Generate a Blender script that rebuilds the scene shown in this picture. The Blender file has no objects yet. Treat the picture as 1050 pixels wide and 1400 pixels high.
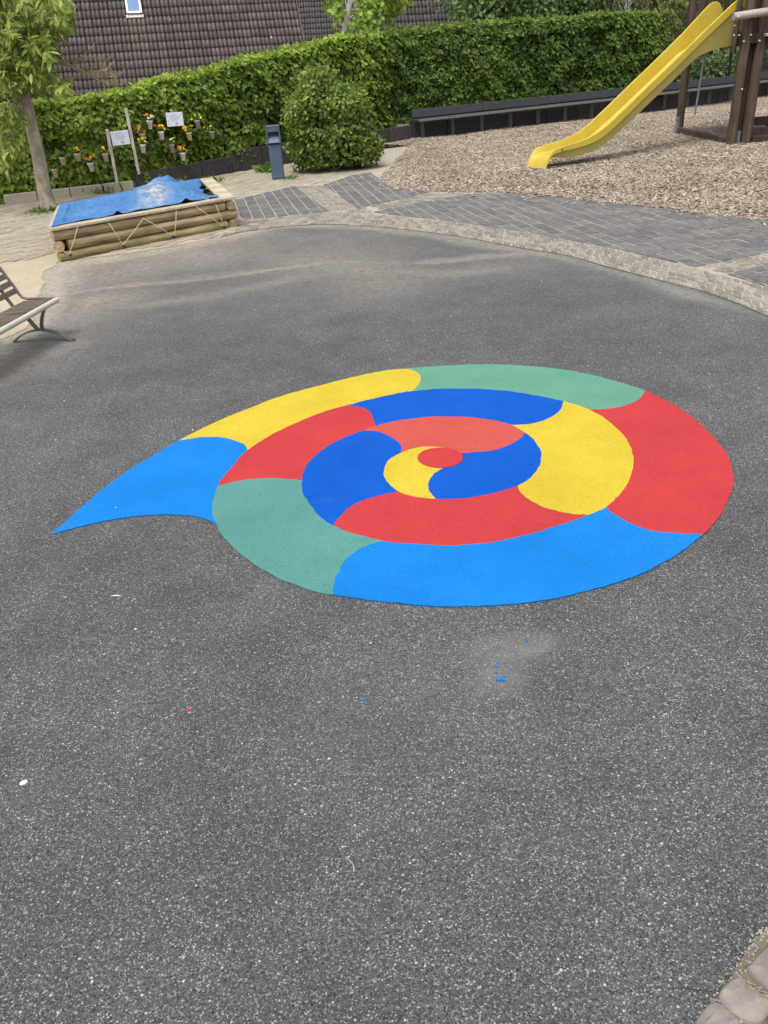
import bpy, math, random
import numpy as np
from mathutils import Vector, Matrix, Quaternion

rng = np.random.default_rng(7)
random.seed(7)
scn = bpy.context.scene
col = scn.collection
R = math.radians

# ------------------------------------------------------------------ camera, sky, sun, exposure
CAM_F, CAM_PITCH, CAM_ROLL, CAM_H = 1140.0, R(28.6), R(-4.5), 1.8     # focal length in photo pixels (1050 wide)
cam = bpy.data.cameras.new('camera')
cam.sensor_fit = 'HORIZONTAL'; cam.sensor_width = 36; cam.lens = CAM_F / 1050 * 36
cam.clip_start = 0.05; cam.clip_end = 500
cam_ob = bpy.data.objects.new('camera', cam); col.objects.link(cam_ob)
_c, _s = math.cos(CAM_ROLL), math.sin(CAM_ROLL)
_R1 = np.array([[_c, -_s, 0], [_s, _c, 0], [0, 0, 1]])
_c, _s = math.cos(CAM_PITCH), math.sin(CAM_PITCH)
_R2 = np.array([[1, 0, 0], [0, _s, -_c], [0, _c, _s]])
_M = _R2 @ _R1
m4 = Matrix([list(_M[i]) + [0] for i in range(3)] + [[0, 0, 0, 1]])
cam_ob.matrix_world = Matrix.Translation((0, 0, CAM_H)) @ m4
scn.camera = cam_ob
scn.render.resolution_x = 768; scn.render.resolution_y = 1024

SUN_EL, SUN_AZ = R(66), R(205)        # azimuth measured from +Y clockwise: behind the camera, a little right
world = bpy.data.worlds.new('World'); scn.world = world; world.use_nodes = True
wn = world.node_tree; wn.nodes.clear()
sky = wn.nodes.new('ShaderNodeTexSky'); sky.sky_type = 'NISHITA'; sky.sun_disc = False
sky.sun_elevation = SUN_EL; sky.sun_rotation = SUN_AZ; sky.dust_density = 4.0; sky.air_density = 1.0; sky.ozone_density = 1.0
hs = wn.nodes.new('ShaderNodeHueSaturation'); hs.inputs['Saturation'].default_value = 0.35
bgn = wn.nodes.new('ShaderNodeBackground'); bgn.inputs[1].default_value = 0.15
wo = wn.nodes.new('ShaderNodeOutputWorld')
wn.links.new(sky.outputs[0], hs.inputs['Color']); wn.links.new(hs.outputs[0], bgn.inputs[0]); wn.links.new(bgn.outputs[0], wo.inputs[0])
sl = bpy.data.lights.new('sun', 'SUN'); sl.energy = 1.5; sl.angle = R(30); sl.color = (1.0, 0.95, 0.88)
so = bpy.data.objects.new('sun', sl); col.objects.link(so)
sd = Vector((math.sin(SUN_AZ) * math.cos(SUN_EL), math.cos(SUN_AZ) * math.cos(SUN_EL), math.sin(SUN_EL)))
so.rotation_euler = sd.to_track_quat('Z', 'Y').to_euler()
so.location = (4, -6, 12)
scn.view_settings.view_transform = 'Standard'; scn.view_settings.look = 'None'
scn.view_settings.exposure = 0.55; scn.view_settings.gamma = 1.0; scn.view_settings.use_curve_mapping = False

# ------------------------------------------------------------------ survey: where a point of the photograph stands on the ground
def ray(x, y):
    return _M @ np.array([(x - 525) / CAM_F, -(y - 700) / CAM_F, -1.0])
def G(x, y, z=0.0):
    d = ray(x, y); t = (z - CAM_H) / d[2]
    return np.array([d[0] * t, d[1] * t, z])
def at_depth(x, y, Y):
    d = ray(x, y); t = Y / d[1]
    return np.array([0, 0, CAM_H]) + d * t
def at_line(x, y, A, B):
    d = ray(x, y); A = np.array(A[:2]); B = np.array(B[:2]); n = np.array([-(B - A)[1], (B - A)[0]])
    t = (n @ A) / (n @ d[:2])
    return np.array([0, 0, CAM_H]) + d * t
def in_view(P, mx=60, my=60):
    v = (np.asarray(P, float) - np.array([0, 0, CAM_H])) @ _M
    zz = -v[..., 2]
    px = 525 + CAM_F * v[..., 0] / np.maximum(zz, .01); py = 700 - CAM_F * v[..., 1] / np.maximum(zz, .01)
    return (zz > .1) & (px > -mx) & (px < 1050 + mx) & (py > -my) & (py < 1400 + my)

# ------------------------------------------------------------------ materials
MATS = {}
class NT:
    def __init__(s, name):
        s.m = bpy.data.materials.new(name); s.m.use_nodes = True; s.t = s.m.node_tree; s.t.nodes.clear()
        s.out = s.n('OutputMaterial'); s.b = s.n('BsdfPrincipled'); s.l(s.b.outputs[0], s.out.inputs[0])
        MATS[name] = s.m
    def n(s, k, **kw):
        nd = s.t.nodes.new('ShaderNode' + k)
        for a, v in kw.items():
            if a in nd.inputs: nd.inputs[a].default_value = v
            else: setattr(nd, a, v)
        return nd
    def l(s, a, b): s.t.links.new(a, b)
    def pos(s): return s.n('NewGeometry').outputs['Position']
    def obj(s): return s.n('TexCoord').outputs['Object']
    def noise(s, vec, scale, detail=4, rough=.55):
        nd = s.n('TexNoise'); nd.inputs['Scale'].default_value = scale; nd.inputs['Detail'].default_value = detail; nd.inputs['Roughness'].default_value = rough
        if vec is not None: s.l(vec, nd.inputs['Vector'])
        return nd.outputs['Fac']
    def vor(s, vec, scale, feature='F1', rnd=1.0):
        nd = s.n('TexVoronoi'); nd.feature = feature; nd.inputs['Scale'].default_value = scale; nd.inputs['Randomness'].default_value = rnd
        if vec is not None: s.l(vec, nd.inputs['Vector'])
        return nd
    def ramp(s, fac, stops, interp='LINEAR'):
        nd = s.n('ValToRGB'); nd.color_ramp.interpolation = interp
        el = nd.color_ramp.elements
        while len(el) < len(stops): el.new(0.5)
        for e, (p, c) in zip(el, stops):
            e.position = p; e.color = (*c, 1) if hasattr(c, '__len__') else (c, c, c, 1)
        s.l(fac, nd.inputs[0]); return nd.outputs[0]
    def mix(s, fac, a, b, blend='MIX'):
        nd = s.n('Mix'); nd.data_type = 'RGBA'; nd.blend_type = blend
        for sock, v in ((nd.inputs[0], fac), (nd.inputs[6], a), (nd.inputs[7], b)):
            if hasattr(v, 'node'): s.l(v, sock)
            elif hasattr(v, '__len__'): sock.default_value = (*v, 1)
            else: sock.default_value = v
        return nd.outputs[2]
    def math(s, op, a, b=0.0, clamp=False):
        nd = s.n('Math'); nd.operation = op; nd.use_clamp = clamp
        for sock, v in zip(nd.inputs, (a, b)):
            if hasattr(v, 'node'): s.l(v, sock)
            else: sock.default_value = v
        return nd.outputs[0]
    def attr(s, name):
        nd = s.n('Attribute'); nd.attribute_name = name; return nd
    def bump(s, h, strength=.3, dist=.01):
        nd = s.n('Bump'); nd.inputs['Strength'].default_value = strength; nd.inputs['Distance'].default_value = dist
        s.l(h, nd.inputs['Height']); s.l(nd.outputs[0], s.b.inputs['Normal'])
    def base(s, c):
        if hasattr(c, 'node'): s.l(c, s.b.inputs['Base Color'])
        else: s.b.inputs['Base Color'].default_value = (*c, 1)
    def set(s, rough=.8, metal=0, spec=.3):
        s.b.inputs['Roughness'].default_value = rough; s.b.inputs['Metallic'].default_value = metal
        s.b.inputs['Specular IOR Level'].default_value = spec
        return s

def stretch(t, vec, sc):
    mp = t.n('Mapping'); mp.inputs['Scale'].default_value = sc; t.l(vec, mp.inputs['Vector']); return mp.outputs[0]

def mat_asphalt():
    t = NT('asphalt'); p = t.pos()
    v = t.vor(p, 290)
    sep = t.n('SeparateColor'); t.l(v.outputs['Color'], sep.inputs[0])
    stone = t.ramp(sep.outputs[0], [(0, (.035, .036, .038)), (.18, (.062, .064, .067)), (.5, (.092, .094, .098)), (.8, (.125, .127, .131)), (.88, (.17, .17, .172)), (.95, (.25, .25, .248)), (1, (.42, .415, .40))])
    v2 = t.vor(p, 120); sep2 = t.n('SeparateColor'); t.l(v2.outputs['Color'], sep2.inputs[0])
    dens = t.math('MULTIPLY', t.noise(p, 1.7, 5, .65), .11)
    thr = t.math('GREATER_THAN', t.math('ADD', sep2.outputs[1], dens), 1.018)
    edge = t.ramp(v2.outputs['Distance'], [(0, 1.0), (.30, 1.0), (.42, 0.0), (1, 0.0)])
    bigm = t.math('MULTIPLY', thr, edge)
    c = t.mix(bigm, stone, t.ramp(sep2.outputs[2], [(0, (.22, .22, .215)), (.6, (.36, .355, .345)), (1, (.55, .54, .52))]))
    dk = t.math('MULTIPLY', t.math('LESS_THAN', sep2.outputs[0], .035), edge)
    c = t.mix(dk, c, (.03, .03, .032))
    # large soft patches of wear and tone
    n1 = t.noise(p, .55, 4); n2 = t.noise(p, 3.0, 5)
    tone = t.ramp(n1, [(.3, .72), (.7, .96)]); c = t.mix(1.0, c, tone, 'MULTIPLY')
    tone2 = t.ramp(n2, [(.25, .82), (.75, 1.16)]); c = t.mix(1.0, c, tone2, 'MULTIPLY')
    a = t.attr('mask'); sp = t.n('SeparateColor'); t.l(a.outputs['Color'], sp.inputs[0])
    nf = t.noise(p, 14, 6, .7); ng = t.noise(p, 90, 3, .6)
    sand = t.math('MULTIPLY', sp.outputs[0], t.ramp(nf, [(.30, .35), (.62, 1.25)]), True)
    sand = t.math('MULTIPLY', sand, t.ramp(ng, [(.25, .55), (.6, 1.1)]), True)
    c = t.mix(sand, c, (.37, .33, .26))
    st = t.math('MULTIPLY', sp.outputs[1], t.ramp(nf, [(.3, .3), (.65, 1.0)]), True)
    c = t.mix(st, c, (.185, .182, .176))
    t.base(c); t.set(.86, 0, .25)
    h = t.math('SUBTRACT', 1.0, v.outputs['Distance'])
    h = t.math('ADD', h, t.math('MULTIPLY', bigm, .8)); t.bump(h, .4, .004)
    return t.m
def mat_paint(name, c, wear=.6):
    t = NT(name); p = t.pos()
    v = t.vor(p, 290); n = t.noise(p, 2.2, 6, .65); nh = t.noise(p, 40, 5, .7)
    cc = t.mix(t.ramp(n, [(.25, 0.0), (.75, 1.0)]), tuple(x * .86 for x in c), tuple(min(1, x * 1.09 + .004) for x in c))
    fine = t.noise(p, 120, 3, .7); cc = t.mix(1.0, cc, t.ramp(fine, [(.25, .86), (.75, 1.12)]), 'MULTIPLY')
    def pits(scale, share, r0, r1):
        v2 = t.vor(p, scale); s2 = t.n('SeparateColor'); t.l(v2.outputs['Color'], s2.inputs[0])
        return t.math('MULTIPLY', t.math('GREATER_THAN', s2.outputs[1], 1 - share), t.ramp(v2.outputs['Distance'], [(0, 1.0), (r0, 1.0), (r1, 0.0), (1, 0.0)]))
    pit = t.math('MAXIMUM', pits(46, .09, .16, .24), pits(95, .10, .22, .34))
    patch = t.ramp(t.noise(p, 1.4, 4, .6), [(.40, .25), (.62, 1.0)])
    cc = t.mix(t.math('MULTIPLY', t.math('MULTIPLY', pit, wear), patch), cc, (.03, .03, .032))
    scuff = t.ramp(t.noise(stretch(t, p, (1, 3.5, 1)), 2.6, 7, .75), [(.60, 0.0), (.74, .13)])
    cc = t.mix(scuff, cc, (.16, .15, .14))
    dust = t.ramp(nh, [(.64, 0.0), (.8, .10)])
    cc = t.mix(dust, cc, (.5, .47, .42))
    t.base(cc); t.set(.8, 0, .10)
    t.bump(t.math('ADD', t.math('SUBTRACT', 1.0, v.outputs['Distance']), t.math('MULTIPLY', pit, -.8)), .55, .005)
    return t.m
def mat_stone(name, lo, hi, sandc=(.40, .345, .25), sandamt=.35, rough=.9):
    t = NT(name); p = t.pos(); a = t.attr('tint')
    n = t.noise(p, 18, 5, .65); big = t.noise(p, 1.1, 3)
    c = t.mix(a.outputs['Fac'], lo, hi)
    c = t.mix(1.0, c, t.ramp(n, [(.25, .72), (.75, 1.25)]), 'MULTIPLY')
    d = t.math('MULTIPLY', t.ramp(t.noise(p, 9, 6, .75), [(.45, 0.0), (.72, 1.0)]), t.ramp(big, [(.35, 0.15), (.65, 1.0)]))
    c = t.mix(t.math('MULTIPLY', d, sandamt), c, sandc)
    t.base(c); t.set(rough, 0, .25); t.bump(n, .35, .006)
    return t.m
def mat_sand(name, c1, c2):
    t = NT(name); p = t.pos()
    n = t.noise(p, 1.6, 6, .65); f = t.noise(p, 60, 4, .7)
    c = t.mix(t.ramp(n, [(.3, 0.0), (.7, 1.0)]), c1, c2)
    c = t.mix(1.0, c, t.ramp(f, [(.2, .7), (.8, 1.25)]), 'MULTIPLY')
    t.base(c); t.set(.95, 0, .15); t.bump(f, .4, .006); return t.m
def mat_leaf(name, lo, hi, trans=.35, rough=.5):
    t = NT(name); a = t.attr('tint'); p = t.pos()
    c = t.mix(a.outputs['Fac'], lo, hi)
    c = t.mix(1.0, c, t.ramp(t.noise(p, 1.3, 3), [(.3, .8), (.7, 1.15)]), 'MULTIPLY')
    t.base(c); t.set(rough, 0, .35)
    tr = t.n('BsdfTranslucent'); t.l(c, tr.inputs['Color'])
    mx = t.n('MixShader'); mx.inputs[0].default_value = trans
    t.l(t.b.outputs[0], mx.inputs[1]); t.l(tr.outputs[0], mx.inputs[2]); t.l(mx.outputs[0], t.out.inputs[0])
    return t.m
def mat_wood(name, lo, hi, axis=(1, 1, 1), rough=.8, knots=True):
    t = NT(name); o = t.obj(); p = stretch(t, o, axis)
    n = t.noise(p, 14, 6, .65); w = t.noise(o, 2.5, 4)
    c = t.mix(t.ramp(n, [(.3, 0.0), (.7, 1.0)]), lo, hi)
    c = t.mix(1.0, c, t.ramp(w, [(.3, .75), (.7, 1.2)]), 'MULTIPLY')
    if knots:
        kv = t.vor(stretch(t, o, (1.1, 5, 5) if axis[0] < axis[2] else (5, 5, 1.1)), 1.6); sk = t.n('SeparateColor'); t.l(kv.outputs['Color'], sk.inputs[0])
        kn = t.math('MULTIPLY', t.math('GREATER_THAN', sk.outputs[0], .62), t.ramp(kv.outputs['Distance'], [(0, 1.0), (.14, .9), (.24, .35), (.34, 0.0), (1, 0.0)]))
        c = t.mix(t.math('MULTIPLY', kn, .75), c, tuple(x * .45 for x in lo))
    t.base(c); t.set(rough, 0, .25); t.bump(n, .5, .008); return t.m
def mat_plain(name, c, rough=.6, metal=0, spec=.4, var=.15, nscale=8, bump=.1):
    t = NT(name); o = t.obj(); n = t.noise(o, nscale, 5, .6)
    cc = t.mix(t.ramp(n, [(.25, 0.0), (.75, 1.0)]), tuple(x * (1 - var) for x in c), tuple(min(1, x * (1 + var)) for x in c))
    t.base(cc); t.set(rough, metal, spec)
    if bump: t.bump(n, bump, .006)
    return t.m
def mat_tarp():
    t = NT('tarp'); o = t.obj(); n = t.noise(o, 2.2, 5); f = t.noise(o, 30, 5, .7)
    c = t.mix(t.ramp(n, [(.3, 0.0), (.7, 1.0)]), (.050, .155, .36), (.085, .215, .44))
    a = t.attr('tint')
    s1 = t.math('MULTIPLY', a.outputs['Fac'], t.ramp(t.noise(o, 7, 6, .75), [(.38, 0.0), (.6, 1.0)]), True)
    c = t.mix(s1, c, (.52, .46, .34))
    sc = t.ramp(t.noise(stretch(t, o, (2.2, 9, 3)), 2.6, 5, .7), [(.60, 0.0), (.70, .35)])
    c = t.mix(sc, c, (.40, .50, .62))
    t.base(c); t.set(.8, 0, .15); cr = t.n('TexNoise'); cr.inputs['Scale'].default_value = 4.5; cr.inputs['Detail'].default_value = 5; cr.inputs['Distortion'].default_value = 1.6; t.l(o, cr.inputs['Vector'])
    cz = t.math('ABSOLUTE', t.math('SUBTRACT', cr.outputs['Fac'], .5))
    t.bump(t.math('ADD', t.math('MULTIPLY', cz, 3.0), t.math('MULTIPLY', f, .2)), .6, .03); return t.m
def mat_roof(name, lo, hi, stain=True):
    t = NT(name); p = t.pos(); a = t.attr('tint')
    c = t.mix(a.outputs['Fac'], lo, hi)
    c = t.mix(1.0, c, t.ramp(t.noise(p, 5, 5, .7), [(.25, .75), (.75, 1.25)]), 'MULTIPLY')
    c = t.mix(t.ramp(t.noise(p, .5, 5, .6), [(.45, 0.0), (.7, .35)]), c, (.085, .085, .066))
    v = t.vor(p, 3.2); sep = t.n('SeparateColor'); t.l(v.outputs['Color'], sep.inputs[0])
    lich = t.math('MULTIPLY', t.ramp(sep.outputs[0], [(0, 0.0), (.8, 0.0), (.82, 1.0), (1, 1.0)]), t.ramp(v.outputs['Distance'], [(0, 1.0), (.07, 1.0), (.12, 0.0), (1, 0.0)]))
    c = t.mix(lich, c, (.42, .40, .36))
    s = t.attr('stain'); c = t.mix(s.outputs['Fac'], c, (.26, .20, .17))
    t.base(c); t.set(.75, 0, .35); t.bump(t.noise(p, 30, 4), .25, .01); return t.m
def mat_bark(name, lo, hi):
    t = NT(name); o = t.obj(); p = stretch(t, o, (1, 1, .45))
    n = t.noise(p, 12, 6, .7); b = t.vor(p, 9).outputs['Distance']
    c = t.mix(t.ramp(n, [(.35, 0.0), (.65, 1.0)]), lo, hi)
    t.base(c); t.set(.9, 0, .2); t.bump(t.math('ADD', n, b), .5, .02); return t.m
def mat_glass():
    t = NT('window_glass'); t.base((.10, .19, .36)); t.set(.12, 0, .25); return t.m

mat_asphalt()
PAINT = dict(
    light_blue=(.006, .184, .575), blue=(.0015, .085, .46), red=(.46, .042, .045), salmon=(.49, .079, .063),
    green=(.112, .295, .208), teal=(.088, .255, .230), yellow=(.555, .425, .037))
for k, v in PAINT.items(): mat_paint('paint_' + k, v)
mat_stone('cobble', (.165, .150, .132), (.285, .26, .222), sandamt=.45)
mat_stone('paver_dark', (.108, .106, .106), (.158, .155, .153), sandc=(.30, .28, .25), sandamt=.35)
mat_stone('paver_beige', (.26, .23, .18), (.38, .335, .26), sandamt=.8)
mat_stone('brick_red', (.19, .125, .105), (.28, .19, .165), sandamt=.6)
mat_stone('field_stone', (.18, .160, .148), (.25, .222, .20), sandamt=.10)
mat_sand('sand', (.36, .31, .225), (.46, .395, .285))
mat_sand('joint_sand', (.32, .29, .24), (.42, .378, .305))
mat_sand('paver_joint', (.29, .272, .24), (.38, .355, .305))
mat_sand('joint_soil', (.13, .11, .08), (.27, .23, .17))
mat_sand('earth', (.13, .12, .07), (.20, .19, .10))
mat_sand('mulch_soil', (.12, .09, .06), (.22, .17, .12))
def mat_chip():
    t = NT('bark_chip'); a = t.attr('tint'); p = t.pos()
    c = t.ramp(a.outputs['Fac'], [(0, (.11, .085, .065)), (.25, (.235, .19, .145)), (.6, (.375, .31, .24)), (.9, (.50, .43, .345)), (1, (.66, .59, .49))])
    c = t.mix(1.0, c, t.ramp(t.noise(p, 1.0, 4), [(.3, .82), (.7, 1.12)]), 'MULTIPLY')
    t.base(c); t.set(.9, 0, .2); return t.m
mat_chip()
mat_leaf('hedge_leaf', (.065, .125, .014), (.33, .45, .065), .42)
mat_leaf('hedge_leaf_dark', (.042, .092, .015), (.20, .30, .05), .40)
mat_leaf('shrub_leaf', (.085, .145, .025), (.36, .46, .11), .40)
mat_leaf('tree_leaf', (.17, .25, .035), (.52, .60, .17), .42)
mat_leaf('sapling_leaf', (.16, .28, .04), (.44, .56, .12), .45)
mat_leaf('back_leaf', (.07, .14, .04), (.26, .36, .13))
mat_leaf('conifer_leaf', (.06, .085, .02), (.24, .26, .07), .25)
mat_leaf('weed_leaf', (.06, .13, .02), (.20, .32, .06))
mat_leaf('petal', (.90, .55, .02), (.95, .80, .05), .3)
mat_leaf('petal_red', (.45, .06, .03), (.80, .28, .06), .3)
mat_leaf('petal_white', (.60, .60, .50), (.85, .85, .78), .3)
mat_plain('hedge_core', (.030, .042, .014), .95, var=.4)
mat_bark('twig_bark', (.12, .09, .06), (.22, .17, .12))
mat_bark('tree_bark', (.24, .205, .16), (.52, .46, .37))
mat_bark('pale_bark', (.45, .43, .40), (.70, .68, .64))
mat_bark('lichen_twig', (.24, .185, .11), (.46, .39, .20))
mat_stone('wall_panel', (.038, .036, .037), (.066, .062, .062), sandc=(.14, .13, .10), sandamt=.18)
mat_plain('plank_dark', (.06, .062, .07), .7, var=.25)
mat_plain('plank_edge', (.17, .165, .155), .75, var=.2)
mat_plain('bracket_steel', (.30, .30, .30), .5, .3)
mat_plain('kerb_concrete', (.36, .32, .25), .9, var=.15)
mat_wood('log_wood', (.155, .11, .06), (.48, .38, .225), (.16, 1.8, 1.8))
mat_wood('log_wood_green', (.16, .125, .06), (.38, .32, .16), (.16, 1.8, 1.8))
mat_wood('log_end', (.16, .115, .06), (.33, .26, .15), (3, 3, 3))
mat_wood('plank_pale', (.34, .28, .19), (.54, .47, .34), (.3, 2, 2))
mat_wood('tower_wood', (.046, .031, .022), (.135, .097, .070), (2.2, 2.2, .12))
mat_wood('tower_wood_dark', (.028, .018, .014), (.075, .050, .036), (2.2, 2.2, .12))
mat_wood('stake_wood', (.40, .33, .26), (.86, .83, .77), (2, 2, .5))
mat_wood('bench_slat', (.085, .065, .05), (.19, .15, .12), (.2, 2, 2))
mat_plain('bench_metal', (.17, .155, .14), .5, .55, var=.2)
mat_plain('bench_edge', (.58, .54, .47), .5, .1, var=.12)
mat_plain('rope', (.55, .48, .36), .9)
mat_plain('peg', (.03, .022, .016), .8)
mat_tarp()
mat_plain('bin_metal', (.075, .105, .160), .5, .1, var=.22, nscale=5)
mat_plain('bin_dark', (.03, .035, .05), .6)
def mat_slide():
    t = NT('slide_plastic'); o = t.obj(); n = t.noise(o, 2.5, 6, .65)
    c = t.mix(t.ramp(n, [(.25, 0.0), (.75, 1.0)]), (.45, .33, .030), (.55, .425, .050))
    d = t.ramp(t.noise(stretch(t, o, (1, 1, 1)), 9, 7, .8), [(.56, 0.0), (.72, .30)]); c = t.mix(d, c, (.20, .15, .05))
    t.base(c); t.set(.34, 0, .5); rr = t.ramp(n, [(.3, .28), (.7, .5)]); t.l(rr, t.b.inputs['Roughness']); t.bump(t.noise(o, 30, 4), .05, .004); return t.m
mat_slide()
mat_plain('slide_skirt', (.38, .32, .09), .45, 0, .45, var=.1, nscale=3, bump=.03)
mat_plain('galvanised', (.30, .33, .37), .4, .6)
mat_plain('bolt_cap', (.75, .72, .65), .5)
mat_wood('rail_wood', (.32, .27, .25), (.52, .46, .43), (.6, 5, 5))
mat_plain('fence_metal', (.014, .022, .022), .5, .3)
mat_plain('fence_blue', (.06, .085, .13), .5, .2)
mat_roof('roof_tile', (.092, .075, .070), (.145, .119, .111))
mat_roof('roof_tile_far', (.075, .063, .067), (.112, .094, .098))
mat_roof('roof_tile_grey', (.055, .048, .050), (.085, .074, .076))
mat_plain('render_wall', (.55, .52, .46), .9)
mat_plain('window_frame', (.42, .44, .46), .4, .3)
mat_plain('flashing', (.42, .40, .40), .55, .2, var=.4, nscale=20)
mat_glass()
for nm, c in dict(pot_white=(.72, .71, .67), pot_cream=(.62, .56, .30), pot_pink=(.60, .46, .38), pot_grey=(.34, .33, .31), pot_beige=(.52, .44, .31)).items(): mat_plain(nm, c, .6, var=.12, nscale=25)
mat_plain('sign_white', (.68, .74, .82), .45, var=.04)
mat_plain('sign_ink', (.36, .40, .48), .6)
mat_plain('pebble_white', (.72, .70, .68), .6)
mat_plain('scrap_red', (.62, .05, .05), .6)
mat_plain('crack', (.03, .03, .03), .95)

# ------------------------------------------------------------------ object helpers
def empty(name, loc=(0, 0, 0), rz=0):
    o = bpy.data.objects.new(name, None); col.objects.link(o); o.location = [float(v) for v in loc]; o.rotation_euler = (0, 0, rz)
    o.empty_display_size = .2
    return o
def tag(o, label=None, cat=None, group=None, kind=None):
    if label: o['label'] = label
    if cat: o['category'] = cat
    if group: o['group'] = group
    if kind: o['kind'] = kind
    return o
def link(name, me, parent=None, loc=None):
    o = bpy.data.objects.new(name, me); col.objects.link(o)
    if parent is not None: o.parent = parent
    if loc is not None: o.location = [float(v) for v in loc]
    return o
def fast_mesh(name, V, F, mat, tint=None, smooth=False):
    """V (n,3), F (m,k) equal-sided faces."""
    V = np.asarray(V, np.float32); F = np.asarray(F, np.int32)
    me = bpy.data.meshes.new(name); n, k = F.shape
    me.vertices.add(len(V)); me.vertices.foreach_set('co', V.ravel())
    me.loops.add(n * k); me.loops.foreach_set('vertex_index', F.ravel())
    me.polygons.add(n); me.polygons.foreach_set('loop_start', np.arange(0, n * k, k, dtype=np.int32))
    me.update(calc_edges=True)
    if tint is not None:
        a = me.attributes.new('tint', 'FLOAT', 'POINT'); a.data.foreach_set('value', np.asarray(tint, np.float32))
    if smooth: me.polygons.foreach_set('use_smooth', np.ones(n, bool))
    me.materials.append(MATS[mat]); return me

class MB:
    """collects shapes for one mesh"""
    def __init__(s): s.v = []; s.f = []; s.sm = []
    def add(s, V, F, smooth=False):
        b = len(s.v); s.v += [tuple(map(float, p)) for p in V]
        s.f += [tuple(i + b for i in f) for f in F]; s.sm += [smooth] * len(F)
    def box(s, c, size, M=None, bev=0.0):
        x, y, z = (v / 2 for v in size); c = Vector(c)
        if bev > 0:
            V = []
            for sx in (-1, 1):
                for sy in (-1, 1):
                    for sz in (-1, 1):
                        V.append((sx * (x - bev), sy * (y - bev), sz * z)); V.append((sx * (x - bev), sy * y, sz * (z - bev))); V.append((sx * x, sy * (y - bev), sz * (z - bev)))
            import bmesh
            bm = bmesh.new()
            for p in V: bm.verts.new(p)
            bmesh.ops.convex_hull(bm, input=bm.verts)
            bm.verts.index_update(); VV = [v.co.copy() for v in bm.verts]; FF = [tuple(v.index for v in f.verts) for f in bm.faces]; bm.free()
        else:
            VV = [Vector((sx * x, sy * y, sz * z)) for sx in (-1, 1) for sy in (-1, 1) for sz in (-1, 1)]
            FF = [(0, 1, 3, 2), (4, 6, 7, 5), (0, 4, 5, 1), (2, 3, 7, 6), (0, 2, 6, 4), (1, 5, 7, 3)]
        VV = [(M @ p if M else p) + c for p in VV]
        s.add(VV, FF); return s
    def cyl(s, p0, p1, r0, r1=None, n=12, caps=True, smooth=True, rings=1, wob=0.0):
        r1 = r0 if r1 is None else r1
        p0, p1 = Vector(p0), Vector(p1); d = (p1 - p0); L = d.length; d.normalize()
        u = d.orthogonal().normalized(); w = d.cross(u)
        V = []
        for k in range(rings + 1):
            t = k / rings; r = r0 + (r1 - r0) * t; c = p0 + (p1 - p0) * t
            if 0 < k < rings and wob: c = c + u * random.uniform(-wob, wob) + w * random.uniform(-wob, wob); r *= random.uniform(.95, 1.05)
            for i in range(n):
                a = 2 * math.pi * i / n; V.append(c + u * (r * math.cos(a)) + w * (r * math.sin(a)))
        F = [(k * n + i, k * n + (i + 1) % n, (k + 1) * n + (i + 1) % n, (k + 1) * n + i) for k in range(rings) for i in range(n)]
        s.add(V, F, smooth)
        if caps:
            s.add(V[:n], [tuple(range(n - 1, -1, -1))]); s.add(V[-n:], [tuple(range(n))])
        return s
    def tube(s, pts, rad, n=8, caps=True):
        pts = [Vector(p) for p in pts]; rad = rad if hasattr(rad, '__len__') else [rad] * len(pts)
        V = []; u = None
        for i, p in enumerate(pts):
            d = (pts[min(i + 1, len(pts) - 1)] - pts[max(i - 1, 0)]).normalized()
            if u is None: u = d.orthogonal().normalized()
            u = (u - d * u.dot(d)).normalized(); w = d.cross(u)
            for k in range(n):
                a = 2 * math.pi * k / n; V.append(p + u * (rad[i] * math.cos(a)) + w * (rad[i] * math.sin(a)))
        F = [(i * n + k, i * n + (k + 1) % n, (i + 1) * n + (k + 1) % n, (i + 1) * n + k) for i in range(len(pts) - 1) for k in range(n)]
        s.add(V, F, True)
        if caps: s.add(V[:n], [tuple(range(n - 1, -1, -1))]); s.add(V[-n:], [tuple(range(n))])
        return s
    def prism(s, poly, z0, z1):
        n = len(poly); V = [(p[0], p[1], z0) for p in poly] + [(p[0], p[1], z1) for p in poly]
        s.add(V, [tuple(range(n - 1, -1, -1)), tuple(range(n, 2 * n))] + [(i, (i + 1) % n, n + (i + 1) % n, n + i) for i in range(n)]); return s
    def mesh(s, name, mat, tint=None):
        me = bpy.data.meshes.new(name); me.from_pydata(s.v, [], s.f); me.polygons.foreach_set('use_smooth', s.sm)
        me.materials.append(MATS[mat])
        if tint is not None:
            a = me.attributes.new('tint', 'FLOAT', 'POINT'); a.data.foreach_set('value', np.full(len(s.v), tint, np.float32))
        me.update(); return me
    def build(s, name, mat, parent=None, loc=None, tint=None):
        return link(name, s.mesh(name, mat, tint), parent, loc)

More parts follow.
